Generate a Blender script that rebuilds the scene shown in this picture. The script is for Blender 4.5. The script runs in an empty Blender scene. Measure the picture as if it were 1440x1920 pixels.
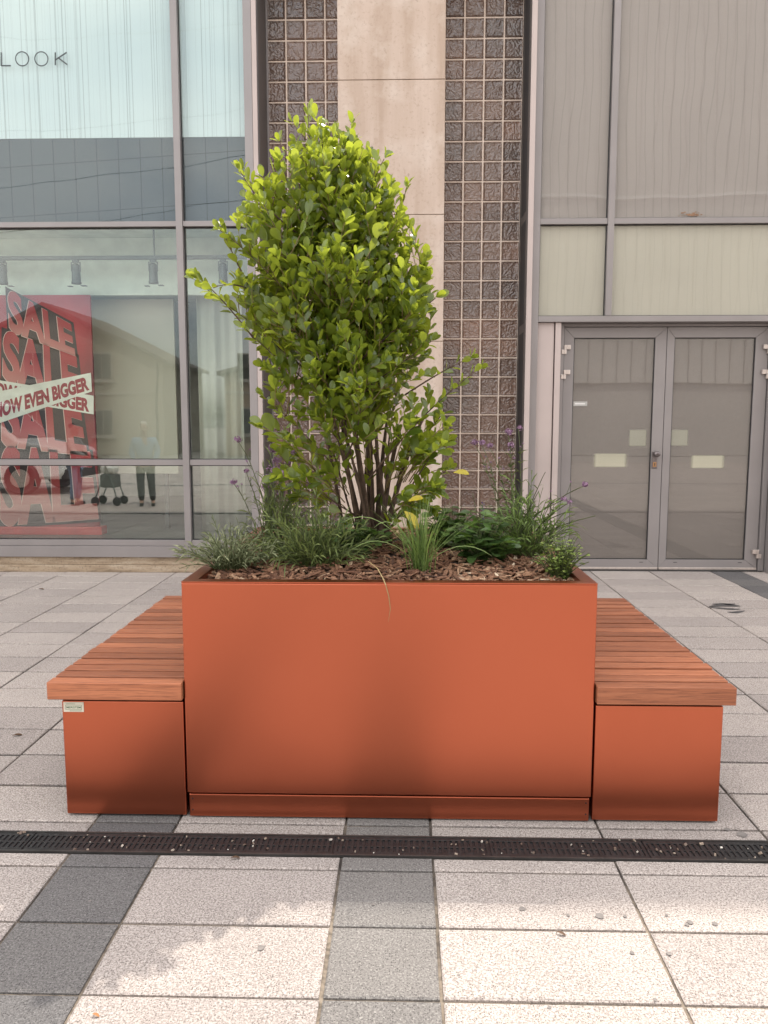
import bpy, bmesh, math, random
from mathutils import Vector, Matrix, Quaternion, noise
R = math.radians
sc = bpy.context.scene
COL = sc.collection

# ------------------------------------------------------------------ camera
F_PX = 1450.0
CAM = Vector((0, 0, 1.41))
PITCH = math.atan(165/F_PX); YAW = math.atan(36/F_PX)
FWD = Vector((-math.sin(YAW)*math.cos(PITCH), math.cos(YAW)*math.cos(PITCH), -math.sin(PITCH)))
RGT = Vector((math.cos(YAW), math.sin(YAW), 0))
UPV = RGT.cross(FWD)
def at(px, py, Y):
    d = FWD + RGT*((px-720)/F_PX) + UPV*((960-py)/F_PX)
    return CAM + d*(Y/d.y)
cd = bpy.data.cameras.new("camera"); cam = bpy.data.objects.new("camera", cd); COL.objects.link(cam)
m = Matrix((RGT, UPV, -FWD)).transposed().to_4x4(); m.translation = CAM
cam.matrix_world = m
cd.sensor_fit = 'VERTICAL'; cd.sensor_height = 24.0; cd.lens = F_PX/1920*24.0
cd.clip_start = 0.05; cd.clip_end = 500
sc.camera = cam

# ------------------------------------------------------------------ light
SUN_EL, SUN_AZ = 59.0, 24.0
S = Vector((math.sin(R(SUN_AZ))*math.cos(R(SUN_EL)), math.cos(R(SUN_AZ))*math.cos(R(SUN_EL)), math.sin(R(SUN_EL))))
sd = bpy.data.lights.new("sun", 'SUN'); sun = bpy.data.objects.new("sun", sd); COL.objects.link(sun)
sd.energy = 2.05; sd.angle = R(0.6); sd.color = (1.0, 0.93, 0.82)
sun.rotation_euler = S.to_track_quat('Z', 'Y').to_euler(); sun.location = (6, 20, 30)
wd = bpy.data.worlds.new("World"); sc.world = wd; wd.use_nodes = True
nt = wd.node_tree; nt.nodes.clear()
sky = nt.nodes.new('ShaderNodeTexSky'); sky.sky_type = 'NISHITA'; sky.sun_disc = False
sky.sun_elevation = R(SUN_EL); sky.sun_rotation = R(SUN_AZ); sky.dust_density = 2.5; sky.air_density = 1.0; sky.ozone_density = 1.0
tc = nt.nodes.new('ShaderNodeTexCoord'); mp = nt.nodes.new('ShaderNodeMapping'); mp.inputs['Scale'].default_value = (1, 1, 2.4)
nz = nt.nodes.new('ShaderNodeTexNoise'); nz.inputs['Scale'].default_value = 2.2; nz.inputs['Detail'].default_value = 7
rp = nt.nodes.new('ShaderNodeValToRGB'); rp.color_ramp.elements[0].position = 0.30; rp.color_ramp.elements[1].position = 0.52
mx = nt.nodes.new('ShaderNodeMix'); mx.data_type = 'RGBA'
bg = nt.nodes.new('ShaderNodeBackground'); bg.inputs['Strength'].default_value = 0.15
out = nt.nodes.new('ShaderNodeOutputWorld')
L = nt.links.new
L(tc.outputs['Generated'], mp.inputs['Vector']); L(mp.outputs['Vector'], nz.inputs['Vector']); L(nz.outputs['Fac'], rp.inputs['Fac'])
L(rp.outputs['Color'], mx.inputs['Factor']); L(sky.outputs['Color'], mx.inputs['A']); mx.inputs['B'].default_value = (8.5, 8.25, 8.05, 1)
L(mx.outputs['Result'], bg.inputs['Color']); L(bg.outputs['Background'], out.inputs['Surface'])
sc.view_settings.view_transform = 'Standard'; sc.view_settings.look = 'None'; sc.view_settings.gamma = 1
sc.view_settings.exposure = 1.10
sc.cycles.max_bounces = 8; sc.cycles.transparent_max_bounces = 12
sc.cycles.use_denoising = True
sc.cycles.caustics_reflective = False; sc.cycles.caustics_refractive = False

# ------------------------------------------------------------------ mesh helper
class MB:
    def __init__(s): s.v = []; s.f = []; s.t = []; s.m = []; s.uv = []; s.cur = 0.5; s.mi = 0
    def vert(s, p, t=None): s.v.append(tuple(p)); s.t.append(s.cur if t is None else t); return len(s.v)-1
    def face(s, ids, uv=None): s.f.append(tuple(ids)); s.m.append(s.mi); s.uv.append(uv)
    def quad(s, a, b, c, d, uv=None):
        i = [s.vert(p) for p in (a, b, c, d)]; s.face(i, uv)
    def box(s, x0, x1, y0, y1, z0, z1, M=None):
        P = [Vector(p) for p in ((x0,y0,z0),(x1,y0,z0),(x1,y1,z0),(x0,y1,z0),(x0,y0,z1),(x1,y0,z1),(x1,y1,z1),(x0,y1,z1))]
        if M is not None: P = [M @ p for p in P]
        i = [s.vert(p) for p in P]
        for q in ((0,3,2,1),(4,5,6,7),(0,1,5,4),(1,2,6,5),(2,3,7,6),(3,0,4,7)): s.face([i[k] for k in q])
    def prism(s, poly, y0, y1):
        """poly: (x,z) outline counter-clockwise seen from -y; extruded y0..y1"""
        a = [s.vert((x, y0, z)) for x, z in poly]; b = [s.vert((x, y1, z)) for x, z in poly]
        n = len(poly); s.face(a); s.face(b[::-1])
        for k in range(n): s.face((a[k], b[k], b[(k+1) % n], a[(k+1) % n]))
    def tube(s, pts, rad, n=6, cap=True):
        pts = [Vector(p) for p in pts]
        if not hasattr(rad, '__len__'): rad = [rad]*len(pts)
        rings = []; up = None
        for k, p in enumerate(pts):
            d = (pts[min(k+1, len(pts)-1)]-pts[max(k-1, 0)])
            if d.length < 1e-9: d = Vector((0, 0, 1))
            d.normalize()
            if up is None:
                up = d.orthogonal().normalized()
            up = (up-d*up.dot(d))
            up = up.normalized() if up.length > 1e-6 else d.orthogonal().normalized()
            w = d.cross(up)
            rings.append([s.vert(p+(up*math.cos(2*math.pi*j/n)+w*math.sin(2*math.pi*j/n))*rad[k]) for j in range(n)])
        for a, b in zip(rings, rings[1:]):
            for j in range(n): s.face((a[j], a[(j+1) % n], b[(j+1) % n], b[j]))
        if cap: s.face(rings[0][::-1]); s.face(rings[-1])
    def ribbon(s, pts, wid, side, t=None):
        prev = None
        for k, p in enumerate(pts):
            w = wid[k] if hasattr(wid, '__len__') else wid
            a = s.vert(Vector(p)-side*w, t); b = s.vert(Vector(p)+side*w, t)
            if prev: s.face((prev[0], prev[1], b, a))
            prev = (a, b)
    def lathe(s, prof, c, n=16, axis='z'):
        rings = []
        for r, h in prof:
            ring = []
            for j in range(n):
                a = 2*math.pi*j/n
                if axis == 'z': p = (c[0]+r*math.cos(a), c[1]+r*math.sin(a), c[2]+h)
                elif axis == 'y': p = (c[0]+r*math.cos(a), c[1]+h, c[2]-r*math.sin(a))
                else: p = (c[0]+h, c[1]+r*math.cos(a), c[2]+r*math.sin(a))
                ring.append(s.vert(p))
            rings.append(ring)
        for a, b in zip(rings, rings[1:]):
            for j in range(n): s.face((a[j], a[(j+1) % n], b[(j+1) % n], b[j]))
        s.face(rings[0][::-1]); s.face(rings[-1])
    def leaf(s, base, d, nrm, ln, wd, curl=0.15, fold=0.25, t=0.5):
        """an oval leaf: base point, growth direction, upper-side normal"""
        d = d.normalized(); sd_ = d.cross(nrm)
        sd_ = sd_.normalized() if sd_.length > 1e-5 else d.orthogonal().normalized()
        nr = sd_.cross(d).normalized()
        prof = ((0.0, 0.04), (0.14, 0.36), (0.36, 0.84), (0.60, 1.0), (0.80, 0.90), (0.94, 0.52))
        rows = []
        for u, w in prof:
            c = base + d*(u*ln) - nr*(curl*ln*u*u)
            hw = wd*0.5*w
            rows.append((s.vert(c - sd_*hw + nr*hw*fold, t), s.vert(c, t), s.vert(c + sd_*hw + nr*hw*fold, t)))
        tip = s.vert(base + d*ln - nr*(curl*ln), t)
        for a, b in zip(rows, rows[1:]):
            s.face((a[0], a[1], b[1], b[0])); s.face((a[1], a[2], b[2], b[1]))
        s.face((rows[-1][0], rows[-1][1], tip)); s.face((rows[-1][1], rows[-1][2], tip))
    def build(s, name, mat, parent=None, smooth=False, bevel=0, seg=2):
        me = bpy.data.meshes.new(name); me.from_pydata(s.v, [], s.f)
        a = me.attributes.new('tint', 'FLOAT', 'POINT'); a.data.foreach_set('value', s.t)
        mats = mat if isinstance(mat, (list, tuple)) else [mat]
        for q in mats: me.materials.append(q)
        if len(mats) > 1: me.polygons.foreach_set('material_index', s.m)
        if any(u is not None for u in s.uv):
            uvl = me.uv_layers.new(name='UVMap'); k = 0
            for fi, f in enumerate(s.f):
                for j in range(len(f)):
                    if s.uv[fi] is not None: uvl.data[k].uv = s.uv[fi][j]
                    k += 1
        if smooth: me.polygons.foreach_set('use_smooth', [True]*len(s.f))
        me.update()
        o = bpy.data.objects.new(name, me); COL.objects.link(o)
        if parent is not None: attach(o, parent)
        if bevel:
            b = o.modifiers.new('bevel', 'BEVEL'); b.width = bevel; b.segments = seg; b.limit_method = 'ANGLE'; b.angle_limit = R(35)
        return o
def attach(o, parent):
    o.parent = parent
    o.matrix_parent_inverse = Matrix.Translation(-wloc(parent))
def wloc(q):
    if q.parent is None: return Vector(q.location)
    return wloc(q.parent)+q.matrix_parent_inverse.translation+Vector(q.location)
def thing(name, label, cat, loc=(0, 0, 0), group=None):
    o = bpy.data.objects.new(name, None); COL.objects.link(o); o.location = loc; o.empty_display_size = 0.1
    o['label'] = label; o['category'] = cat
    if group: o['group'] = group
    return o
def tag(o, label, cat, group=None):
    o['label'] = label; o['category'] = cat
    if group: o['group'] = group
    return o
def struct(o): o['kind'] = 'structure'; return o
def stuff(o, label=None, cat=None):
    o['kind'] = 'stuff'
    if label: o['label'] = label; o['category'] = cat
    return o
def copy_part(o, parent, dx=0, dy=0, dz=0):
    c = o.copy(); COL.objects.link(c)
    inv = o.matrix_parent_inverse.copy(); c.parent = parent; c.matrix_parent_inverse = inv
    c.location = Vector(o.location)+Vector((dx, dy, dz)); return c

# ------------------------------------------------------------------ materials
def new_mat(name):
    mt = bpy.data.materials.new(name); mt.use_nodes = True
    n = mt.node_tree; b = n.nodes['Principled BSDF']
    return mt, n, b
def nd(n, kind, **kw):
    x = n.nodes.new(kind)
    for k, v in kw.items(): setattr(x, k, v)
    return x
def tex_noise(n, vec, scale, detail=4, rough=0.5, dist=0):
    x = n.nodes.new('ShaderNodeTexNoise'); x.inputs['Scale'].default_value = scale; x.inputs['Detail'].default_value = detail
    x.inputs['Roughness'].default_value = rough; x.inputs['Distortion'].default_value = dist
    if vec is not None: n.links.new(vec, x.inputs['Vector'])
    return x.outputs['Fac']
def ramp(n, fac, stops):
    x = n.nodes.new('ShaderNodeValToRGB'); e = x.color_ramp.elements
    while len(e) < len(stops): e.new(0.5)
    for k, (p, c) in enumerate(stops):
        e[k].position = p; e[k].color = (c if len(c) == 4 else (*c, 1)) if hasattr(c, '__len__') else (c, c, c, 1)
    n.links.new(fac, x.inputs['Fac']); return x.outputs['Color']
def mixc(n, fac, a, b, mode='MIX'):
    x = n.nodes.new('ShaderNodeMix'); x.data_type = 'RGBA'; x.blend_type = mode
    for k, v in (('Factor', fac), ('A', a), ('B', b)):
        if isinstance(v, (int, float)): x.inputs[k].default_value = v
        elif isinstance(v, (tuple, list)): x.inputs[k].default_value = (*v[:3], 1)
        else: n.links.new(v, x.inputs[k])
    return x.outputs['Result']
def math_n(n, op, a, b=None, c=None):
    x = n.nodes.new('ShaderNodeMath'); x.operation = op
    for k, v in enumerate((a, b, c)):
        if v is None: continue
        if isinstance(v, (int, float)): x.inputs[k].default_value = v
        else: n.links.new(v, x.inputs[k])
    return x.outputs[0]
def bump(n, b, h, strength=0.2, dist=0.002):
    x = n.nodes.new('ShaderNodeBump'); x.inputs['Strength'].default_value = strength; x.inputs['Distance'].default_value = dist
    n.links.new(h, x.inputs['Height']); n.links.new(x.outputs['Normal'], b.inputs['Normal'])
def objco(n): return nd(n, 'ShaderNodeTexCoord').outputs['Object']
def attr(n, name='tint'): return nd(n, 'ShaderNodeAttribute', attribute_name=name).outputs['Fac']
def scaled(n, vec, s):
    x = n.nodes.new('ShaderNodeMapping'); x.inputs['Scale'].default_value = s; n.links.new(vec, x.inputs['Vector']); return x.outputs['Vector']
def plain(name, col, rough=0.5, metal=0.0, var=0.12, vscale=6.0, bstr=0.0, bscale=120.0, spec=0.5):
    mt, n, b = new_mat(name); v = objco(n)
    f = tex_noise(n, v, vscale, 5)
    c = mixc(n, ramp(n, f, [(0.3, 0.0), (0.7, 1.0)]), [x*(1-var) for x in col], [min(1, x*(1+var)) for x in col])
    n.links.new(c, b.inputs['Base Color']); b.inputs['Roughness'].default_value = rough; b.inputs['Metallic'].default_value = metal
    b.inputs['Specular IOR Level'].default_value = spec
    if bstr: bump(n, b, tex_noise(n, v, bscale, 3), bstr, 0.001)
    return mt

def mat_paving(name, base, dark, light, speck_lo, lo=(0.86, 0.85, 0.85), hi=(1.10, 1.09, 1.07)):
    mt, n, b = new_mat(name); v = objco(n)
    big = tex_noise(n, v, 1.7, 4); mid = tex_noise(n, v, 9.0, 5, 0.6); sm = tex_noise(n, v, 170, 3, 0.7); fine = tex_noise(n, v, 300, 3, 0.65)
    vo = nd(n, 'ShaderNodeTexVoronoi'); vo.inputs['Scale'].default_value = 190; n.links.new(v, vo.inputs['Vector']); vc = nd(n, 'ShaderNodeSeparateColor'); n.links.new(vo.outputs['Color'], vc.inputs[0])
    dots = math_n(n, 'MULTIPLY', ramp(n, vo.outputs['Distance'], [(0.30, 1.0), (0.42, 0.0)]), ramp(n, vc.outputs[0], [(0.66, 0.0), (0.74, 0.95)]))
    c = mixc(n, ramp(n, big, [(0.3, 0), (0.7, 1)]), [x*0.93 for x in base], [x*1.07 for x in base])
    c = mixc(n, ramp(n, mid, [(0.35, 0.0), (0.75, 0.28)]), c, [x*0.72 for x in base])
    c = mixc(n, ramp(n, sm, [(speck_lo, 0.55), (speck_lo+0.09, 0.0)]), c, dark)
    c = mixc(n, ramp(n, sm, [(0.56, 0.0), (0.68, 0.65)]), c, light)
    c = mixc(n, ramp(n, fine, [(0.34, 0.55), (0.46, 0.0)]), c, [x*0.6 for x in dark])
    c = mixc(n, dots, c, dark)
    # scuffs and footprints worn into the slabs
    st = tex_noise(n, scaled(n, v, (1.0, 1.6, 1)), 3.1, 6, 0.62, 0.6)
    c = mixc(n, ramp(n, st, [(0.60, 0.0), (0.70, 0.26)]), c, [x*0.55 for x in base])
    t = attr(n)
    c = mixc(n, 1.0, c, mixc(n, t, lo, hi), 'MULTIPLY')
    n.links.new(c, b.inputs['Base Color']); b.inputs['Roughness'].default_value = 0.82; b.inputs['Specular IOR Level'].default_value = 0.3
    bump(n, b, math_n(n, 'ADD', sm, math_n(n, 'MULTIPLY', fine, 0.6)), 0.55, 0.003)
    return mt
M_PAVE = mat_paving('paving_light_granite', (0.465, 0.415, 0.388), (0.13, 0.11, 0.10), (0.67, 0.63, 0.60), 0.43)
M_PAVED = mat_paving('paving_dark_granite', (0.165, 0.158, 0.155), (0.06, 0.056, 0.056), (0.34, 0.33, 0.32), 0.40, (0.80, 0.80, 0.82), (1.35, 1.32, 1.27))
mt, n, b = new_mat('joint_sand'); v = objco(n)
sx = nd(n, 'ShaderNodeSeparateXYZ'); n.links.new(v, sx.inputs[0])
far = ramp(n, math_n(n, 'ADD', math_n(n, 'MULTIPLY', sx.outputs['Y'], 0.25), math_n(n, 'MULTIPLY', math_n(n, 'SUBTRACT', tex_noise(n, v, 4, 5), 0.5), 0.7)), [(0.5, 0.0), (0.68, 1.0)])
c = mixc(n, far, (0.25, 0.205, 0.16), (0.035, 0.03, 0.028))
c = mixc(n, ramp(n, tex_noise(n, v, 60, 3), [(0.35, 0.6), (0.55, 0.0)]), c, (0.05, 0.042, 0.035))
n.links.new(c, b.inputs['Base Color']); b.inputs['Roughness'].default_value = 0.95; M_JOINT = mt
M_STAIN = plain('gum_spot', (0.185, 0.168, 0.158), 0.7, var=0.2, vscale=40)
M_SMUDGE = plain('tar_smudge', (0.085, 0.08, 0.082), 0.6, var=0.2, vscale=60)
M_ASPH = plain('asphalt', (0.30, 0.28, 0.265), 0.9, var=0.15, vscale=1.2, bstr=0.3)

# powder coat, rusty terracotta with a satin metallic sheen
mt, n, b = new_mat('terracotta_powder_coat'); v = objco(n)
f1 = tex_noise(n, v, 2.2, 5, 0.55, 0.3); f2 = tex_noise(n, scaled(n, v, (1, 1, 1.2)), 5, 4, 0.55)
c = mixc(n, ramp(n, f1, [(0.3, 0), (0.7, 1)]), (0.505, 0.140, 0.076), (0.520, 0.146, 0.080))
c = mixc(n, ramp(n, f2, [(0.66, 0.0), (0.90, 0.14)]), c, (0.45, 0.125, 0.07))
n.links.new(c, b.inputs['Base Color'])
b.inputs['Metallic'].default_value = 1.0
b.inputs['Roughness'].default_value = 0.31
M_TERRA = mt
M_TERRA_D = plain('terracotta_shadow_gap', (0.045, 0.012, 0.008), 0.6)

# hardwood
mt, n, b = new_mat('oiled_hardwood')
v = objco(n); oi = nd(n, 'ShaderNodeObjectInfo'); cmb = nd(n, 'ShaderNodeCombineXYZ')
for k in range(3): n.links.new(math_n(n, 'MULTIPLY', oi.outputs['Random'], (17.0, 31.0, 11.0)[k]), cmb.inputs[k])
va = nd(n, 'ShaderNodeVectorMath', operation='ADD'); n.links.new(v, va.inputs[0]); n.links.new(cmb.outputs[0], va.inputs[1])
gv = scaled(n, va.outputs[0], (0.9, 24, 24)); gr = tex_noise(n, gv, 2.2, 6, 0.62, 0.5)
fv = scaled(n, va.outputs[0], (5, 190, 190)); fg = tex_noise(n, fv, 2.0, 3, 0.6)
c = ramp(n, gr, [(0.22, (0.27, 0.088, 0.040)), (0.45, (0.40, 0.140, 0.066)), (0.62, (0.46, 0.170, 0.082)), (0.82, (0.53, 0.215, 0.112))])
c = mixc(n, ramp(n, fg, [(0.38, 0.55), (0.5, 0.0)]), c, (0.13, 0.04, 0.02))
c = mixc(n, 1.0, c, mixc(n, oi.outputs['Random'], (0.58, 0.54, 0.52), (1.06, 1.06, 1.06)), 'MULTIPLY')
n.links.new(c, b.inputs['Base Color']); b.inputs['Roughness'].default_value = 0.55
bump(n, b, math_n(n, 'ADD', gr, fg), 0.25, 0.0012); M_WOOD = mt

M_FRAME = plain('mauve_grey_aluminium', (0.272, 0.250, 0.246), 0.42, 0.25, 0.05, 3.0)
M_FRAME_D = plain('dark_reveal_metal', (0.085, 0.075, 0.072), 0.45, 0.2, 0.1, 3.0)
M_GASKET = plain('black_gasket', (0.02, 0.02, 0.022), 0.6)
M_PINK = plain('pink_grey_cladding', (0.47, 0.395, 0.37), 0.5, 0.0, 0.05, 2.5)
M_STEEL = plain('brushed_hinge_steel', (0.62, 0.55, 0.51), 0.35, 0.7, 0.1, 30)
M_DKSTEEL = plain('worn_lock_metal', (0.19, 0.165, 0.165), 0.35, 0.8, 0.2, 60)
M_BRASS = plain('lock_brass', (0.42, 0.24, 0.12), 0.4, 0.8)
M_IRON = plain('cast_iron', (0.013, 0.013, 0.0135), 0.62, 0.0, 0.5, 40, 0.4, 300)
M_GALV = plain('channel_edge_steel', (0.05, 0.047, 0.045), 0.55, 0.3, 0.3, 14)
M_GRIT = None
# stone pillar
mt, n, b = new_mat('pink_limestone'); v = objco(n)
a1 = tex_noise(n, scaled(n, v, (1.6, 1, 0.16)), 2.6, 5, 0.6, 0.3); a2 = tex_noise(n, v, 3.2, 6, 0.6); a3 = tex_noise(n, v, 42, 4, 0.7); a4 = tex_noise(n, v, 15, 2, 0.5)
c = mixc(n, ramp(n, a1, [(0.35, 0), (0.68, 1)]), (0.42, 0.32, 0.25), (0.56, 0.455, 0.385))
c = mixc(n, ramp(n, a2, [(0.50, 0.0), (0.70, 0.6)]), c, (0.60, 0.52, 0.455))
c = mixc(n, ramp(n, a3, [(0.34, 0.5), (0.46, 0.0)]), c, (0.36, 0.27, 0.21))
c = mixc(n, ramp(n, a4, [(0.22, 0.6), (0.27, 0.0)]), c, (0.30, 0.22, 0.17))
n.links.new(c, b.inputs['Base Color']); b.inputs['Roughness'].default_value = 0.75; bump(n, b, a3, 0.15, 0.002); M_STONE = mt
mt, n, b = new_mat('stained_plinth_stone'); v = objco(n)
a1 = tex_noise(n, scaled(n, v, (0.6, 1, 4)), 6, 6, 0.65); a2 = tex_noise(n, v, 60, 4, 0.6)
c = ramp(n, a1, [(0.3, (0.20, 0.145, 0.095)), (0.5, (0.36, 0.275, 0.19)), (0.7, (0.45, 0.37, 0.28))])
c = mixc(n, ramp(n, a2, [(0.32, 0.6), (0.46, 0.0)]), c, (0.10, 0.075, 0.055))
n.links.new(c, b.inputs['Base Color']); b.inputs['Roughness'].default_value = 0.85; bump(n, b, a2, 0.4, 0.003); M_PLINTH = mt
M_MORTAR = plain('pale_mortar', (0.78, 0.655, 0.56), 0.85, 0, 0.1, 12)

# glass block faces: leaf-shaped relief, dark brown behind
mt, n, b = new_mat('glass_block'); 
uv = nd(n, 'ShaderNodeUVMap', uv_map='UVMap').outputs[0]; t = attr(n)
su = nd(n, 'ShaderNodeSeparateXYZ'); n.links.new(uv, su.inputs[0])
v = objco(n)
wob = tex_noise(n, v, 13, 2, 0.5)
ux = math_n(n, 'SUBTRACT', su.outputs[0], math_n(n, 'ADD', 0.3, math_n(n, 'MULTIPLY', t, 0.4)))
uy = math_n(n, 'SUBTRACT', su.outputs[1], math_n(n, 'ADD', 0.15, math_n(n, 'MULTIPLY', math_n(n, 'FRACT', math_n(n, 'MULTIPLY', t, 7.3)), 0.6)))
ang = math_n(n, 'ARCTAN2', uy, ux)
wv = math_n(n, 'SINE', math_n(n, 'ADD', math_n(n, 'MULTIPLY', ang, 5.0), math_n(n, 'MULTIPLY', wob, 26.0)))
rad = math_n(n, 'SQRT', math_n(n, 'ADD', math_n(n, 'MULTIPLY', ux, ux), math_n(n, 'MULTIPLY', uy, uy)))
hgt = math_n(n, 'ADD', math_n(n, 'MULTIPLY', wv, math_n(n, 'MINIMUM', 1.0, math_n(n, 'MULTIPLY', rad, 3.0))), math_n(n, 'MULTIPLY', tex_noise(n, v, 45, 2), 1.2))
low = tex_noise(n, scaled(n, v, (0.7, 1, 1.1)), 1.1, 3)
c = ramp(n, low, [(0.32, (0.115, 0.092, 0.080)), (0.5, (0.170, 0.115, 0.090)), (0.68, (0.235, 0.140, 0.100))])
c = mixc(n, 1.0, c, mixc(n, t, (0.72, 0.72, 0.74), (1.25, 1.22, 1.2)), 'MULTIPLY')
c = mixc(n, ramp(n, hgt, [(0.5, 0.0), (1.7, 0.35)]), c, (0.20, 0.14, 0.115))
n.links.new(c, b.inputs['Base Color']); b.inputs['Roughness'].default_value = 0.10; b.inputs['Specular IOR Level'].default_value = 0.85
bump(n, b, hgt, 0.45, 0.005); M_BLOCK = mt

def mat_glass(name, tint, refl, wav=0.0, wscale=1.2, rough=0.0):
    mt = bpy.data.materials.new(name); mt.use_nodes = True; n = mt.node_tree; n.nodes.clear()
    o = nd(n, 'ShaderNodeOutputMaterial'); tr = nd(n, 'ShaderNodeBsdfTransparent'); gl = nd(n, 'ShaderNodeBsdfGlossy'); mxs = nd(n, 'ShaderNodeMixShader')
    tr.inputs[0].default_value = (*tint, 1); gl.inputs['Roughness'].default_value = rough; gl.inputs['Color'].default_value = (0.97, 0.98, 0.97, 1)
    fr = nd(n, 'ShaderNodeLayerWeight'); fr.inputs['Blend'].default_value = 0.5
    n.links.new(math_n(n, 'ADD', math_n(n, 'MULTIPLY', math_n(n, 'POWER', fr.outputs['Facing'], 5.0), 1-refl), refl), mxs.inputs[0])
    if wav:
        bp = nd(n, 'ShaderNodeBump'); bp.inputs['Strength'].default_value = 1.0; bp.inputs['Distance'].default_value = wav
        n.links.new(tex_noise(n, objco(n), wscale, 1), bp.inputs['Height']); n.links.new(bp.outputs[0], gl.inputs['Normal'])
    n.links.new(tr.outputs[0], mxs.inputs[1]); n.links.new(gl.outputs[0], mxs.inputs[2]); n.links.new(mxs.outputs[0], o.inputs[0]); return mt
M_GLASS = mat_glass('solar_control_glass', (0.95, 0.985, 0.965), 0.050, 0.0025, 1.0)
M_GLASSL = mat_glass('shop_glass_low', (0.92, 0.965, 0.94), 0.14, 0.0025, 1.0)
M_GLASSU = mat_glass('upper_fascia_glass', (0.93, 0.97, 0.97), 0.030, 0.004, 1.1)
M_GLASS2 = mat_glass('frosted_unit_outer_pane', (0.97, 0.965, 0.955), 0.028, 0.0022, 1.3)
M_GLASS3 = mat_glass('door_outer_pane', (0.975, 0.965, 0.955), 0.055, 0.001, 0.8)
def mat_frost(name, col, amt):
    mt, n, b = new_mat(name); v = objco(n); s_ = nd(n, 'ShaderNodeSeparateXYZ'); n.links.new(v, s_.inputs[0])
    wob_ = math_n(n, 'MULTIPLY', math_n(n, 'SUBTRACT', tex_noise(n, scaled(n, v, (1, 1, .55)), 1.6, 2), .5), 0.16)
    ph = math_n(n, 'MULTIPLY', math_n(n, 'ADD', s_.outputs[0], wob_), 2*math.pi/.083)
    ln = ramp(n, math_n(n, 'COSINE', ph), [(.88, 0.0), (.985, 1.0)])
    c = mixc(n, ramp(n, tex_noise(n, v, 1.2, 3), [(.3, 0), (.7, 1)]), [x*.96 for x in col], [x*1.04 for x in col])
    c = mixc(n, math_n(n, 'MULTIPLY', ln, amt), c, [x*.55 for x in col])  # wavy reflection of the cladding seams opposite, painted into the backing colour
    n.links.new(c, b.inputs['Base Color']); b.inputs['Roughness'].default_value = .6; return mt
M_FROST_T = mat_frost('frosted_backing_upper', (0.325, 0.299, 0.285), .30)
M_FROST_M = mat_frost('frosted_backing_fanlight', (0.468, 0.455, 0.385), .12)
M_FROST_D = plain('frosted_backing_door', (0.185, 0.168, 0.155), 0.6, 0, 0.04, 1.5)
# pale notice blurred behind frosted glass: soft edges
mt, n, b = new_mat('notice_behind_frost')
uv = nd(n, 'ShaderNodeUVMap', uv_map='UVMap').outputs[0]; su = nd(n, 'ShaderNodeSeparateXYZ'); n.links.new(uv, su.inputs[0])
def edge(x):
    return math_n(n, 'MINIMUM', 1.0, math_n(n, 'MULTIPLY', math_n(n, 'MINIMUM', x, math_n(n, 'SUBTRACT', 1.0, x)), 9.0))
al = math_n(n, 'MULTIPLY', edge(su.outputs[0]), edge(su.outputs[1]))
n.links.new(math_n(n, 'MULTIPLY', al, 0.92), b.inputs['Alpha']); b.inputs['Roughness'].default_value = 0.8
tn = attr(n); n.links.new(mixc(n, tn, (0.30, 0.31, 0.26), (0.58, 0.58, 0.45)), b.inputs['Base Color']); M_NOTICE = mt

# printed white blind with irregular thin vertical lines
mt, n, b = new_mat('lined_white_fascia'); v = objco(n)
s2 = nd(n, 'ShaderNodeSeparateXYZ'); n.links.new(v, s2.inputs[0])
c1 = nd(n, 'ShaderNodeCombineXYZ'); n.links.new(s2.outputs[0], c1.inputs[0])
l1 = tex_noise(n, c1.outputs[0], 22, 8, 0.9); l2 = tex_noise(n, c1.outputs[0], 55, 2, 0.6); l3 = tex_noise(n, v, 0.9, 2)
c = mixc(n, l3, (0.64, 0.70, 0.71), (0.69, 0.73, 0.71))
c = mixc(n, ramp(n, l1, [(0.43, 0.9), (0.450, 0.0)]), c, (0.16, 0.19, 0.19))
c = mixc(n, ramp(n, l2, [(0.38, 0.7), (0.41, 0.0)]), c, (0.34, 0.37, 0.37))
n.links.new(c, b.inputs['Base Color']); b.inputs['Roughness'].default_value = 0.7; M_FASCIA = mt
mt, n, b = new_mat('dark_grey_spandrel'); v = objco(n)
br = nd(n, 'ShaderNodeTexBrick'); br.offset = 0.0; br.inputs['Scale'].default_value = 1.0
br.inputs['Color1'].default_value = br.inputs['Color2'].default_value = (0.078, 0.088, 0.100, 1); br.inputs['Mortar'].default_value = (0.03, 0.036, 0.042, 1)
br.inputs['Mortar Size'].default_value = 0.004; br.inputs['Brick Width'].default_value = 0.2; br.inputs['Row Height'].default_value = 0.44
sw = nd(n, 'ShaderNodeSeparateXYZ'); n.links.new(v, sw.inputs[0]); cw = nd(n, 'ShaderNodeCombineXYZ')
n.links.new(sw.outputs[0], cw.inputs[0]); n.links.new(math_n(n, 'ADD', sw.outputs[2], math_n(n, 'MULTIPLY', sw.outputs[0], -0.06)), cw.inputs[1]); n.links.new(cw.outputs[0], br.inputs['Vector'])
n.links.new(br.outputs['Color'], b.inputs['Base Color']); b.inputs['Roughness'].default_value = 0.6; M_SPAN = mt
M_LETTER = plain('dark_grey_lettering', (0.045, 0.055, 0.06), 0.5)
M_WALLIN = plain('shop_wall_grey', (0.30, 0.30, 0.27), 0.8)
M_BEIGE = plain('beige_display_board', (0.54, 0.495, 0.41), 0.8, 0, 0.08, 1.0)
M_CURT = plain('pale_curtain_cloth', (0.56, 0.545, 0.47), 0.85, 0, 0.06, 2.0)
M_BULK = plain('pale_green_grey_bulkhead', (0.70, 0.76, 0.69), 0.7)
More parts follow.
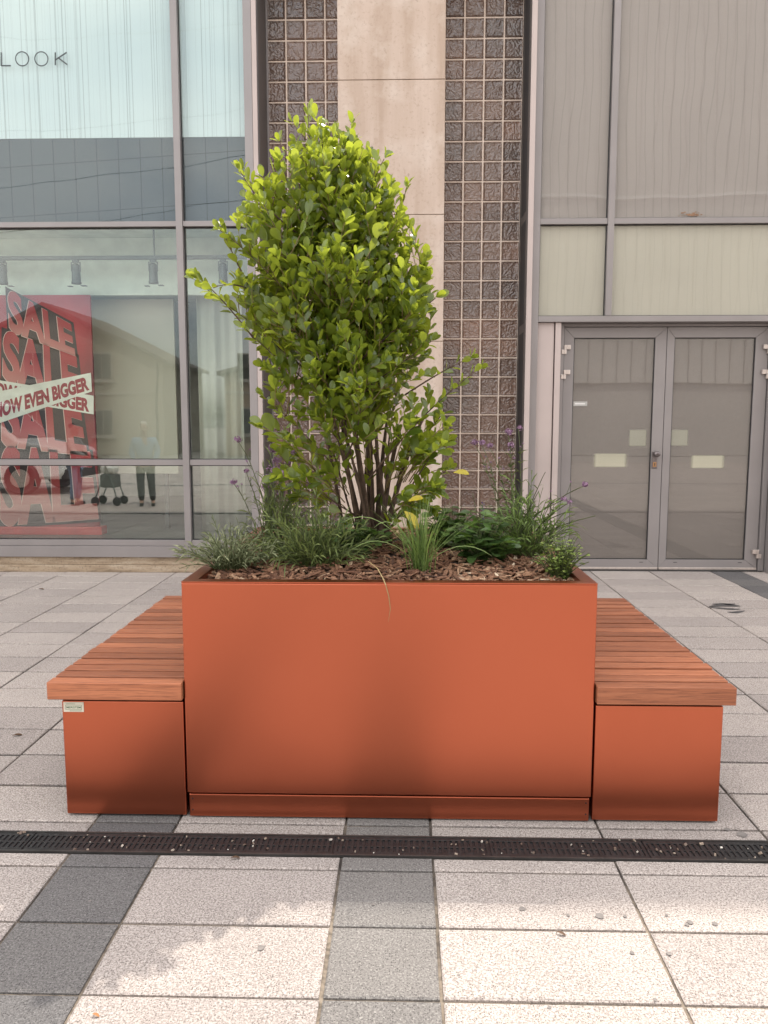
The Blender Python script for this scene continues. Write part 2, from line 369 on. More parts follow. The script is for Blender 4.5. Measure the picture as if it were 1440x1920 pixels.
M_FLOORIN = plain('shop_floor_grey', (0.14, 0.14, 0.13), 0.35)
M_SPOT = plain('grey_spotlight_metal', (0.10, 0.11, 0.11), 0.45, 0.4)

# poster print
mt, n, b = new_mat('poster_red_print'); v = objco(n)
f = tex_noise(n, scaled(n, v, (1, 1, 0.5)), 1.8, 4, 0.5, 0.8)
c = ramp(n, f, [(0.3, (0.10, 0.008, 0.014)), (0.5, (0.28, 0.012, 0.022)), (0.7, (0.42, 0.022, 0.034))])
n.links.new(c, b.inputs['Base Color']); b.inputs['Roughness'].default_value = 0.45; M_PRED = mt
mt, n, b = new_mat('poster_letter_print'); tn = attr(n)
c = ramp(n, tn, [(0.0, (0.46, 0.17, 0.15)), (0.4, (0.40, 0.07, 0.07)), (0.75, (0.30, 0.012, 0.02)), (1.0, (0.36, 0.016, 0.026))])
n.links.new(c, b.inputs['Base Color']); b.inputs['Roughness'].default_value = 0.45; M_PLET = mt
M_PDARK = plain('poster_dark_print', (0.020, 0.006, 0.010), 0.45)
M_PRIM = plain('poster_pale_outline', (0.62, 0.40, 0.36), 0.45)
M_PBAND = plain('poster_cream_band', (0.66, 0.63, 0.56), 0.5)
M_PWORD = plain('poster_crimson_word', (0.26, 0.008, 0.022), 0.5)
M_PBASE = plain('poster_base_red', (0.62, 0.07, 0.07), 0.5)

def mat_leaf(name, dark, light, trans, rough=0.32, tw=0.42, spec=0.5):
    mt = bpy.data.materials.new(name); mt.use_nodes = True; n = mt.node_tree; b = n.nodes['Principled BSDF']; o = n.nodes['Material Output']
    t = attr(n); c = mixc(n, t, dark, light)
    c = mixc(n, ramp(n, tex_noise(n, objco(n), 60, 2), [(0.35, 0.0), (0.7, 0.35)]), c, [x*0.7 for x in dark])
    n.links.new(c, b.inputs['Base Color']); b.inputs['Roughness'].default_value = rough; b.inputs['Specular IOR Level'].default_value = spec
    tr = nd(n, 'ShaderNodeBsdfTranslucent'); n.links.new(mixc(n, t, [x*0.7 for x in trans], trans), tr.inputs[0])
    ms = nd(n, 'ShaderNodeMixShader'); ms.inputs[0].default_value = tw
    n.links.new(b.outputs[0], ms.inputs[1]); n.links.new(tr.outputs[0], ms.inputs[2]); n.links.new(ms.outputs[0], o.inputs[0]); return mt
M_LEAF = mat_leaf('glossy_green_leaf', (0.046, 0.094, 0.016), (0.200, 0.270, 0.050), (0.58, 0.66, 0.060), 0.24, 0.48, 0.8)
M_YLEAF = mat_leaf('yellowed_leaf', (0.55, 0.42, 0.03), (0.62, 0.52, 0.06), (0.75, 0.62, 0.06), 0.4, 0.4)
M_SILVER = mat_leaf('silver_needle', (0.09, 0.12, 0.05), (0.40, 0.43, 0.25), (0.30, 0.34, 0.20), 0.6, 0.25, 0.3)
M_GREYG = mat_leaf('grey_green_needle', (0.042, 0.070, 0.020), (0.235, 0.285, 0.095), (0.26, 0.33, 0.10), 0.55, 0.25, 0.3)
M_GRASS = mat_leaf('grass_blade', (0.07, 0.13, 0.03), (0.27, 0.37, 0.12), (0.28, 0.40, 0.09), 0.45, 0.3, 0.4)
M_DKLEAF = mat_leaf('deep_green_leaf', (0.028, 0.062, 0.018), (0.12, 0.21, 0.06), (0.18, 0.30, 0.05), 0.35, 0.3, 0.5)
M_LIME = mat_leaf('lime_small_leaf', (0.10, 0.17, 0.035), (0.34, 0.42, 0.12), (0.36, 0.46, 0.08), 0.5, 0.3, 0.3)
M_DRY = mat_leaf('dry_straw_blade', (0.36, 0.25, 0.12), (0.50, 0.40, 0.20), (0.4, 0.3, 0.15), 0.6, 0.2, 0.3)
M_PURP = mat_leaf('purple_floret', (0.20, 0.105, 0.19), (0.52, 0.35, 0.50), (0.36, 0.20, 0.33), 0.6, 0.3, 0.3)
M_BARK = plain('shrub_bark', (0.085, 0.052, 0.034), 0.85, 0, 0.4, 30, 0.5, 90)
M_TWIG = plain('green_brown_twig', (0.20, 0.15, 0.055), 0.7, 0, 0.3, 30)
M_STEM = plain('green_stem', (0.075, 0.095, 0.035), 0.6, 0, 0.3, 30)
mt, n, b = new_mat('bark_chip'); t = attr(n); v = objco(n)
c = ramp(n, t, [(0.0, (0.045, 0.021, 0.012)), (0.3, (0.145, 0.064, 0.034)), (0.65, (0.285, 0.150, 0.085)), (0.88, (0.43, 0.285, 0.18)), (1.0, (0.58, 0.46, 0.33))])
c = mixc(n, ramp(n, tex_noise(n, v, 120, 4), [(0.35, 0.6), (0.55, 0.0)]), c, (0.05, 0.022, 0.014))
n.links.new(c, b.inputs['Base Color']); b.inputs['Roughness'].default_value = 0.85; M_CHIP = mt
M_SOIL = plain('dark_soil', (0.035, 0.018, 0.012), 0.95, 0, 0.4, 30)
mt, n, b = new_mat('grit'); c = ramp(n, attr(n), [(0.0, (0.12, 0.08, 0.06)), (0.5, (0.34, 0.27, 0.21)), (1.0, (0.7, 0.66, 0.6))]); n.links.new(c, b.inputs['Base Color']); M_GRIT = mt

rnd = random.Random(11)
# ------------------------------------------------------------------ ground
o = MB(); o.quad((-220, -220, -0.03), (220, -220, -0.03), (220, 220, -0.03), (-220, 220, -0.03)); struct(o.build('ground', M_ASPH))
o = MB(); o.quad((-13, -14, -0.008), (13, -14, -0.008), (13, 7.6, -0.008), (-13, 7.6, -0.008))
o.mi = 1
xl = [-1.10, -1.64, -2.17, -2.70, -3.23]
while xl[-1] > -12.5: xl.append(xl[-1]-0.54)
xs = sorted(xl) + [-0.8, -0.2, 0.1, 0.69, 1.25, 1.805, 2.37, 2.96, 3.26]
while xs[-1] < 12.5: xs.append(xs[-1]+0.555)
DARKX = {(-1.10, -0.8), (-0.2, 0.1), (2.96, 3.26)}
DR0, DR1 = 2.391, 2.519     # drain slot
ys = [2.036+0.277*k for k in range(-56, 20)]
ys = [y for y in ys if y < 7.25] + [7.6]
def slab(mb, x0, x1, y0, y1, dk):
    j = 0.0046 if y0 < 2.3 else 0.0046
    if y1-y0 < 0.03: return
    mb.mi = 2 if dk else 1
    mb.cur = (rnd.uniform(.75, 1) if -.25 < x0 < .05 else rnd.uniform(0, .45)) if dk else rnd.random()
    z = rnd.uniform(-0.0010, 0.0010); tx = rnd.uniform(-0.0012, 0.0012); ty = rnd.uniform(-0.0012, 0.0012); e = 0.005
    J = [rnd.uniform(-0.0012, 0.0012) for _ in range(4)]
    jy = j if y0 < 2.55 else .0078
    X0, X1, Y0, Y1 = x0+j+J[0], x1-j+J[1], y0+jy+J[2], y1-jy+J[3]
    b0 = [mb.vert((x, y, -0.016)) for x, y in ((X0, Y0), (X1, Y0), (X1, Y1), (X0, Y1))]
    b1 = [mb.vert((x, y, z-0.003)) for x, y in ((X0, Y0), (X1, Y0), (X1, Y1), (X0, Y1))]
    t1 = [mb.vert((x, y, z+tx*sx_+ty*sy_)) for x, y, sx_, sy_ in ((X0+e, Y0+e, -1, -1), (X1-e, Y0+e, 1, -1), (X1-e, Y1-e, 1, 1), (X0+e, Y1-e, -1, 1))]
    mb.face(t1)
    for k in range(4):
        q = (k+1) % 4
        mb.face((b0[k], b0[q], b1[q], b1[k])); mb.face((b1[k], b1[q], t1[q], t1[k]))
for x0, x1 in zip(xs, xs[1:]):
    dk = (x0, x1) in DARKX
    for y0, y1 in zip(ys, ys[1:]):
        d2 = dk or (abs(y0-(2.036-0.277*21)) < 0.01) 
        for a, b_ in ((y0, min(y1, DR0)), (max(y0, DR1), y1)):
            if b_-a > 0.03: slab(o, x0, x1, a, b_, d2)
def blob(mb, x, y, r, z, asp=1.0, n=9):
    i = [mb.vert((x+r*math.cos(2*math.pi*k/n)*asp*rnd.uniform(0.75, 1.1), y+r*math.sin(2*math.pi*k/n)*rnd.uniform(0.75, 1.1), z)) for k in range(n)]
    mb.face(i)
o.mi = 3
for px, py, r in ((979, 1705, .013), (1124, 1718, .016), (1065, 1717, .007), (1172, 1719, .007), (1294, 1730, .012), (1288, 1735, .008), (1340, 1733, .011), (1250, 1717, .006), (1392, 1566, .022), (1363, 1556, .014), (490, 1778, .013), (1185, 1788, .008), (1254, 1789, .009), (1229, 1876, .007), (700, 1697, .006), (1030, 1890, .006), (860, 1830, .005)):
    d = at(px, py, 1.0)-CAM; p = CAM+d*(-1.41/d.z); blob(o, p.x, p.y, r*.85, 0.0026)
for k in range(40):
    blob(o, rnd.uniform(-4, 4), rnd.choice((rnd.uniform(1.2, 2.3), rnd.uniform(2.6, 7.0))), rnd.uniform(.002, .006), 0.0030)
o.mi = 4
for k, (dx, dy, l) in enumerate(((0, 0, .16), (.03, .05, .13), (-.03, -.06, .15), (.06, .10, .08), (.02, -.16, .10))):
    P = [(2.50+dx+l*(u-.5)*1.5, 5.95+dy+0.03*math.sin(3*u+k), .0035) for u in [i/8 for i in range(9)]]
    o.ribbon(P, [0.006+0.02*math.sin(math.pi*i/8) for i in range(9)], Vector((0.1, 1, 0)).normalized())
struct(o.build('pavement', [M_JOINT, M_PAVE, M_PAVED, M_STAIN, M_SMUDGE]))

# ------------------------------------------------------------------ drain
dr = thing('drainage_channel', 'long black slotted drain channel set in the paving before the planter', 'drain', (0, 2.455, 0))
o = MB(); o.box(-4.2, 4.2, DR0+.004, DR1-.004, -.0058, -.0035); o.build('channel_bed', M_GASKET, dr)
o = MB()
for y0, y1 in ((DR0+.001, DR0+.008), (DR1-.008, DR1-.001)): o.box(-4.2, 4.2, y0, y1, -.005, .0035)
o.build('edge_rail', M_GALV, dr)
o = MB(); ga, gb = DR0+.010, DR1-.010; GL = .52
for y0, y1 in ((ga, ga+.016), (gb-.016, gb)): o.box(0, GL-.006, y0, y1, -.003, .0015)
nb = 27
for k in range(nb+1):
    x = (GL-.006)*k/nb; wd_ = .0052 if 0 < k < nb else .008
    o.box(max(0, x-wd_), min(GL-.006, x+wd_), ga+.016, gb-.016, -.003, .0011)
for yy in (.5,):
    y = ga+(gb-ga)*yy; o.box(0.008, GL-.014, y-.004, y+.004, -.003, .0006)
X0 = -.225-GL*8
g0 = o.build('grate', M_IRON, dr, bevel=.0008, seg=1); g0.location.x = X0
for k in range(1, 16): copy_part(g0, dr, dx=GL*k)
o = MB()
for k in range(170):
    x = rnd.uniform(-2.6, 2.6); y = rnd.uniform(DR0+.01, DR1-.01); r = rnd.uniform(.0018, .0045) if rnd.random() < .85 else rnd.uniform(.005, .0075); o.cur = rnd.random()**1.7
    z = .0015; q = Quaternion(Vector((rnd.random(), rnd.random(), rnd.random())).normalized(), rnd.random()*6).to_matrix().to_4x4(); q.translation = (x, y, z+r*.4)
    o.box(-r, r, -r*.7, r*.7, -r*.5, r*.5, q)
stuff(o.build('grit', M_GRIT, bevel=.0008, seg=1), 'loose pale grit scattered over the black drain grates', 'grit')

# ------------------------------------------------------------------ planter
PX0, PX1, PY0, PY1, PZ = -.770, .668, 2.622, 4.06, .862
pl = thing('planter', 'large square terracotta metal planter filled with a shrub, between two slatted benches', 'planter', (-.05, 3.34, 0))
KZ = .090
def panel(name, x0, x1, y0, y1, z0, z1, mat=M_TERRA, par=pl, bev=.004):
    q = MB(); q.box(x0, x1, y0, y1, z0, z1); return q.build(name, mat, par, bevel=bev, seg=3)
T = .004
panel('front_panel', PX0, PX1, PY0, PY0+.03, KZ+.007, PZ)
panel('side_panel', PX0, PX0+.03, PY0+.031, PY1-.031, KZ+.004, PZ-.001)
panel('side_panel', PX1-.03, PX1, PY0+.031, PY1-.031, KZ+.004, PZ-.001)
panel('back_panel', PX0, PX1, PY1-.03, PY1, KZ+.004, PZ)
ins = .004
kk = panel('kickboard', PX0+ins, PX1-ins, PY0+.007, PY0+.04, .005, KZ)
panel('kickboard', PX0+ins, PX0+.04, PY0+.042, PY1-.042, .012, KZ); panel('kickboard', PX1-.04, PX1-ins, PY0+.042, PY1-.042, .012, KZ)
panel('kickboard', PX0+ins, PX1-ins, PY1-.04, PY1-ins, .012, KZ)
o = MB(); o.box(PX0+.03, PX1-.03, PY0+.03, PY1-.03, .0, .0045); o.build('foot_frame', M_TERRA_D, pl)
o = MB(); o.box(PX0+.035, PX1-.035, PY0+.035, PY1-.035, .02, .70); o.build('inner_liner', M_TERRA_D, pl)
for x in (PX0+ins+.012, PX1-ins-.012):
    for z in (.03, .072):
        o = MB(); o.lathe([(.0035, 0), (.003, -.0012), (.0, -.0014)], (x, PY0+.007, z), 10, 'y'); o.build('screw', M_TERRA_D, pl)
RW = .048   # rim width, mitred corners
def rim(poly):
    q = MB(); a = [q.vert((x, y, PZ+.0005)) for x, y in poly]; b_ = [q.vert((x, y, PZ+.0045)) for x, y in poly]
    q.face(b_); q.face(a[::-1])
    for k in range(4): q.face((a[k], a[(k+1) % 4], b_[(k+1) % 4], b_[k]))
    # inner return going down
    p, r_ = poly[2], poly[3]
    dn = [q.vert((p[0], p[1], PZ-.06)), q.vert((r_[0], r_[1], PZ-.06))]
    q.face((b_[2], b_[3], dn[1], dn[0]))
    return q.build('rim', M_TERRA, pl, bevel=.0012, seg=2)
g = .0009; X0_, X1_, Y0_, Y1_ = PX0, PX1, PY0, PY1
rim([(X0_+g, Y0_), (X1_-g, Y0_), (X1_-RW-g, Y0_+RW), (X0_+RW+g, Y0_+RW)])
rim([(X1_, Y0_+g), (X1_, Y1_-g), (X1_-RW, Y1_-RW-g), (X1_-RW, Y0_+RW+g)])
rim([(X1_-g, Y1_), (X0_+g, Y1_), (X0_+RW+g, Y1_-RW), (X1_-RW-g, Y1_-RW)])
rim([(X0_, Y1_-g), (X0_, Y0_+g), (X0_+RW, Y0_+RW+g), (X0_+RW, Y1_-RW-g)])

# ------------------------------------------------------------------ benches
BZ0, BZ1 = .443, .506
def bench(x0, x1, bx0, bx1, label, dz=0.0, yb=2.632):
    t_ = thing('slatted_bench', label, 'bench', ((x0+x1)/2, 3.3, 0), 'benches on either side of the planter')
    q = MB(); q.box(bx0, bx1, yb, 4.0, .007, BZ0-.012); q.build('base_box', M_TERRA, t_, bevel=.004, seg=3)
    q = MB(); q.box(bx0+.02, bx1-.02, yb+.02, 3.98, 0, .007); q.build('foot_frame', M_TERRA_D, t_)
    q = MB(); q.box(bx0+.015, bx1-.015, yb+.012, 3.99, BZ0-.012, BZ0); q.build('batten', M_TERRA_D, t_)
    P = .0735; n_ = 19
    first = None
    q = MB(); q.box(x0, x1, 2.606, 2.606+P-.0155, BZ0, BZ1+dz); q.build('slat', M_WOOD, t_, bevel=.003, seg=2)
    q = MB(); q.box(x0, x1, 0, P-.0155, BZ0+.003, BZ1+dz)
    for k in range(1, n_):
        if first is None:
            first = q.build('slat', M_WOOD, t_, bevel=.003, seg=2); first.location.y = 2.606+P*k; base = Vector(first.location)
        else:
            c = copy_part(first, t_, dy=P*(k-1), dz=rnd.uniform(-.002, .002)); c.location.x += rnd.uniform(-.003, .003)
    return t_
bl = bench(-1.254, PX0-.006, -1.214, PX0-.008, 'left slatted hardwood bench with a small maker plate on its terracotta base')
br_ = bench(PX1+.006, 1.152, PX1+.008, 1.120, 'right slatted hardwood bench on a plain terracotta base without a plate')

def text_mesh(s, off=0.0):
    cu = bpy.data.curves.new('txt', 'FONT'); cu.body = s; cu.offset = off; cu.fill_mode = 'FRONT'; cu.resolution_u = 5
    ob = bpy.data.objects.new('txt', cu); COL.objects.link(ob)
    dg = bpy.context.evaluated_depsgraph_get(); dg.update()
    me = bpy.data.meshes.new_from_object(ob.evaluated_get(dg))
    V = [v.co.copy() for v in me.vertices]; Fc = [tuple(p.vertices) for p in me.polygons]
    bpy.data.objects.remove(ob); bpy.data.curves.remove(cu); bpy.data.meshes.remove(me)
    xa = min(v.x for v in V); xb = max(v.x for v in V); ya = min(v.y for v in V); yb = max(v.y for v in V)
    return [((v.x-xa)/(xb-xa), (v.y-ya)/(yb-ya)) for v in V], Fc
def put_text(mb, s, fn, off=0.0, tfn=None):
    V, Fc = text_mesh(s, off); i = [mb.vert(fn(u, v), tfn(v) if tfn else None) for u, v in V]
    for f in Fc: mb.face([i[k] for k in f])
# maker plate, glued to the left base box
yp = 2.632
o = MB(); o.box(-1.208, -1.135, yp-.002, yp-.0002, .390, .4265); plate = o.build('plate', plain('cream_plate', (0.60, 0.575, 0.48), 0.4), bl, bevel=.0006, seg=1)
o = MB()
for x0, x1, z0, z1 in ((-1.200, -1.142, .3985, .3995), (-1.200, -1.142, .4150, .4160), (-1.200, -1.199, .3995, .4150), (-1.143, -1.142, .3995, .4150)): o.box(x0, x1, yp-.0026, yp-.0021, z0, z1)
put_text(o, 'MERISTEM', lambda u, v: (-1.1965+.051*u, yp-.0026, .4035+.0075*v), .01)
for x0, x1, z0 in ((-1.198, -1.165, .4195), (-1.185, -1.143, .3935)): o.box(x0, x1, yp-.0026, yp-.0021, z0, z0+.0014)
o.build('plate_lettering', plain('green_plate_print', (0.07, 0.16, 0.09), 0.5), plate)

# ------------------------------------------------------------------ mulch
def mound(x, y):
    u = min(1, max(0, (min(x-PX0, PX1-x)-.03)/.35)); w = min(1, max(0, (min(y-PY0, PY1-y)-.03)/.45))
    return .836 + .050*math.sin(u*math.pi/2)*math.sin(w*math.pi/2) + .012*noise.noise(Vector((x*5, y*5, 0)))
o = MB(); N = 28; ids = {}
for i in range(N+1):
    for j in range(N+1):
        x = PX0+.032+(PX1-PX0-.064)*i/N; y = PY0+.032+(PY1-PY0-.064)*j/N; ids[i, j] = o.vert((x, y, mound(x, y)-.008))
for i in range(N):
    for j in range(N): o.face((ids[i, j], ids[i+1, j], ids[i+1, j+1], ids[i, j+1]))
so = o.build('soil', M_SOIL, pl, smooth=True)
o = MB(); rm = random.Random(5)
for k in range(4300):
    x = rm.uniform(PX0+.05, PX1-.05); y = PY0+.05+(PY1-PY0-.1)*(rm.random()**1.5)
    ln = rm.uniform(.010, .036)*(1.6 if rm.random() < .12 else 1); wd_ = ln*rm.uniform(.14, .36); th = rm.uniform(.0012, .0035)
    rx = rm.gauss(0, .34); ry = rm.gauss(0, .34); rz = rm.uniform(0, math.pi)
    M = Matrix.Translation((x, y, mound(x, y)+rm.uniform(-.006, .010))) @ Matrix.Rotation(rz, 4, 'Z') @ Matrix.Rotation(rx, 4, 'X') @ Matrix.Rotation(ry, 4, 'Y')
    o.cur = min(1, max(0, rm.gauss(.42, .22) + (.18 if x > .2 else 0)))
    a = [(-ln, -wd_*rm.uniform(.3, .9)), (-ln*.2, -wd_), (ln*.9, -wd_*rm.uniform(.2, .8)), (ln, wd_*rm.uniform(.1, .6)), (ln*.1, wd_), (-ln*.9, wd_*rm.uniform(.2, .9))]
    lo = [o.vert(M @ Vector((p, q, -th))) for p, q in a]; hi = [o.vert(M @ Vector((p*.96, q*.9, th+rm.uniform(-.001, .001)))) for p, q in a]
    o.face(hi)
    for q in range(6): o.face((lo[q], lo[(q+1) % 6], hi[(q+1) % 6], hi[q]))
stuff(o.build('bark_mulch', M_CHIP), 'brown bark chip mulch covering the soil inside the planter', 'mulch')

# ------------------------------------------------------------------ shrub
rs = random.Random(21)
SB = Vector((-.13, 3.34, .885))
ENV = [(205, 560, 590), (240, 540, 640), (280, 520, 690), (320, 488, 730), (360, 462, 750), (400, 448, 774), (440, 425, 788), (480, 422, 802), (520, 422, 806), (560, 440, 810), (600, 465, 815), (650, 475, 812), (700, 480, 810), (750, 488, 828), (800, 505, 838), (850, 505, 842), (900, 530, 832), (950, 575, 810), (1000, 640, 745)]
ENVW = []
for py, a, b_ in ENV:
    pa, pb = at(a, py, 3.32), at(b_, py, 3.32); ENVW.append((pa.z, pa.x, pb.x))
ENVW.sort()
def env(z):
    if z <= ENVW[0][0]: return ENVW[0][1:]
    for (z0, a0, b0), (z1, a1, b1) in zip(ENVW, ENVW[1:]):
        if z <= z1:
            u = (z-z0)/(z1-z0); return a0+(a1-a0)*u, b0+(b1-b0)*u
    return ENVW[-1][1:]
def inside(p, mg=.0):
    if p.z > ENVW[-1][0]+mg: return False
    a, b_ = env(p.z); c = (a+b_)/2; r = (b_-a)/2+mg
    dy = (p.y-3.32)/max(.12, min(.46, r*.95))
    return ((p.x-c)/r)**2 + dy*dy <= 1.0
shrub = thing('shrub', 'tall multi stemmed green shrub with glossy oval leaves growing from the middle of the planter', 'shrub', SB)
fo, st, tw = MB(), MB(), MB()
def bez(a, b_, c, n=10): return [a*(1-u)**2+b_*(2*u*(1-u))+c*(u*u) for u in [k/n for k in range(n+1)]]
def add_leaf(p, axis, phi, size, free=False, up=.55):
    axis = axis.normalized(); o1 = axis.orthogonal().normalized(); o2 = axis.cross(o1)
    rad = o1*math.cos(phi)+o2*math.sin(phi)
    d = (rad*.72+axis*up*1.25+Vector((0, 0, .22))+Vector((rs.gauss(0, .22), rs.gauss(0, .22), rs.gauss(0, .22)))).normalized()
    nrm = (axis*.9+Vector((0, 0, .5))-rad*.25+Vector((rs.gauss(0, .35), rs.gauss(0, .35), rs.gauss(0, .25)))).normalized()
    base = p+d*.006
    if not free and not inside(base+d*size*.7, .015): return
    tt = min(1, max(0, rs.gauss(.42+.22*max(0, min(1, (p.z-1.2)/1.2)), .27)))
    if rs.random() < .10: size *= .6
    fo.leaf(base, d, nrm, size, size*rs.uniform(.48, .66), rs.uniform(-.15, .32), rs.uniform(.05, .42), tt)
def leafy(path, s0, s1, step, free=False, sc_=1.0):
    Ltot = sum((b_-a).length for a, b_ in zip(path, path[1:])); d0 = 0; phi = rs.uniform(0, 6.28); nxt = Ltot*s0
    for a, b_ in zip(path, path[1:]):
        l = (b_-a).length
        while nxt <= d0+l and nxt <= Ltot*s1:
            u = (nxt-d0)/l; p = a.lerp(b_, u); rel = nxt/Ltot
            size = rs.uniform(.038, .069)*sc_*(1.0 if rel < .85 else 1.0-2.6*(rel-.85))
            phi += 2.4+rs.uniform(-.4, .4); add_leaf(p, b_-a, phi, size, free, .45+.5*rel); nxt += step*rs.uniform(.75, 1.3)
        d0 += l
    for k in range(3): add_leaf(path[-1], path[-1]-path[-2], phi+k*2.1, rs.uniform(.034, .055)*sc_, free, 1.3)
MAIN = []
def shoot(target, free=False, leaf_from=.38, r0=.011, twigs=True, sc_=1.0):
    a = rs.uniform(0, 6.28); base = SB+Vector((math.cos(a)*rs.uniform(.02, .13), math.sin(a)*rs.uniform(.01, .10), -.03)); main = len(MAIN) < 13
    if not main:
        cand = [p for path in MAIN for p in path[3:8] if p.z < target.z-.22]
        if cand:
            base = min(cand, key=lambda p: (p-target).length*rs.uniform(.75, 1.25)).copy(); r0 *= .6
    h = target.z-base.z; hor = Vector((target.x-base.x, target.y-base.y, 0))
    ctrl = base+hor*rs.uniform(.34, .60)+Vector((0, 0, h*rs.uniform(.46, .62)))+Vector((rs.gauss(0, .03), rs.gauss(0, .03), 0))
    path = bez(base, ctrl, target, 14)
    path = [p+Vector((noise.noise(p*6), noise.noise(p*6+Vector((9, 1, 4))), 0))*.022*(k/14) for k, p in enumerate(path)]
    if main: MAIN.append(path); r0 *= rs.uniform(.75, 1.2)
    else: leaf_from = min(leaf_from, .22)
    r0 *= rs.uniform(.7, 1.0)
    st.tube(path, [max(.0018, r0*(1-.86*(k/14)**.8)) for k in range(15)], 6)
    leafy(path, leaf_from, 1.0, .0225, free, sc_)
    if not twigs: return
    for k in range(3, 14):
        if path[k].z < 1.2+rs.uniform(0, .3): continue
        for q in range(1 if rs.random() < .55 else 2):
            ax = (path[k]-path[k-1]).normalized(); ph = rs.uniform(0, 6.28); o1 = ax.orthogonal().normalized(); o2 = ax.cross(o1)
            d = (o1*math.cos(ph)+o2*math.sin(ph))*.8+ax*.6+Vector((0, 0, .3)); d.normalize()
            l = rs.uniform(.09, .22)
            e = path[k]+d*l+Vector((0, 0, .03))
            if not inside(e, -.01): 
                l *= .5; e = path[k]+d*l
                if not inside(e, .0): continue
            tp = bez(path[k], path[k]+d*l*.55-Vector((0, 0, .008)), e, 5)
            tw.tube(tp, [.0026-.0003*i for i in range(6)], 4); leafy(tp, .15, 1.0, .0215, False, sc_)
for k in range(44):
    for tries in range(60):
        z = 1.42+1.22*rs.random(); a_, b_ = env(z); ang = rs.uniform(0, 6.28); rr = math.sqrt(rs.uniform(.12, 1))*.93
        r = (b_-a_)/2; p = Vector(((a_+b_)/2+math.cos(ang)*rr*r, 3.32+math.sin(ang)*rr*min(.42, r*.9), z))
        if inside(p, -.01): break
    shoot(p)
# spikes and side branches that break the outline
for px, py, Y in ((577, 212, 3.36), (600, 262, 3.25), (662, 235, 3.32), (455, 318, 3.22), (412, 432, 3.12), (366, 524, 3.16), (458, 618, 3.05), (765, 352, 3.30), (797, 484, 3.28), (812, 560, 3.22), (808, 640, 3.2), (828, 780, 3.15), (836, 880, 3.1), (530, 268, 3.3), (720, 300, 3.3), (500, 745, 3.1), (520, 850, 3.1), (690, 290, 3.4), (640, 300, 3.2)):
    shoot(at(px, py, Y), True, .62, .007, True)
# extra side twigs of the low left branch and the far-right sprig
for a, c, e in (((690, 900), (800, 760), (900, 690)), ((760, 740), (835, 690), (880, 672)), ((480, 640), (420, 560), (372, 520)), ((500, 560), (440, 520), (400, 540)), ((480, 560), (430, 470), (418, 428)), ((560, 440), (480, 380), (450, 320)), ((760, 930), (810, 850), (832, 820))):
    p = bez(at(*a, 3.2), at(*c, 3.15), at(*e, 3.12), 8); st.tube(p, [.004-.0003*k for k in range(9)], 5); leafy(p, .42, 1.0, .021, True, .88)
# low leafy skirts, sparse so that the stems show
for k in range(62):
    z = rs.uniform(1.00, 1.45); a_, b_ = env(z); x = rs.choice((rs.uniform(a_, a_+.16), rs.uniform(b_-.16, b_), rs.uniform(a_, b_)))
    e = Vector((x, rs.uniform(3.0, 3.45), z)); s_ = SB.lerp(e, .55)+Vector((0, 0, .05)); p = bez(s_, s_.lerp(e, .5)+Vector((0, 0, .04)), e, 5)
    tw.tube(p, [.003-.0003*i for i in range(6)], 4); leafy(p, .45, 1.0, .021, True, 1.2)
# thick old stems at the foot
for k in range(6):
    a = k/6*6.28+rs.uniform(-.3, .3); e = SB+Vector((math.cos(a)*rs.uniform(.16, .30), math.sin(a)*rs.uniform(.06, .16), rs.uniform(.5, .85)))
    p = bez(SB+Vector((math.cos(a)*.035, math.sin(a)*.035, -.04)), SB.lerp(e, .5)+Vector((0, 0, .06)), e, 8)
    st.tube(p, [.0140*(1-.55*i/8)*rs.uniform(.9, 1.1) for i in range(9)], 7)
o_ = len(st.v); st.v += tw.v; st.t += tw.t; st.f += [tuple(i+o_ for i in f) for f in tw.f]; st.m += [1]*len(tw.f); st.uv += tw.uv
st.build('stem', [M_BARK, M_TWIG], shrub, smooth=True)
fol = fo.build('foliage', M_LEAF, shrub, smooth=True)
for px, py, Y, d, ln in ((850, 886, 3.05, (1, -.1, .05), .062), (765, 940, 3.0, (.75, -.2, .3), .06), (758, 958, 2.98, (.6, -.3, -.55), .075), (770, 972, 2.98, (.5, -.3, -.6), .05)):
    o = MB(); o.leaf(at(px, py, Y), Vector(d), Vector((0, -.6, .8)), ln, ln*.5, .2, .4, .7); yl = o.build('yellow_leaf', M_YLEAF, shrub, smooth=True); yl['label'] = 'bright yellow fading leaf low on the shrub'

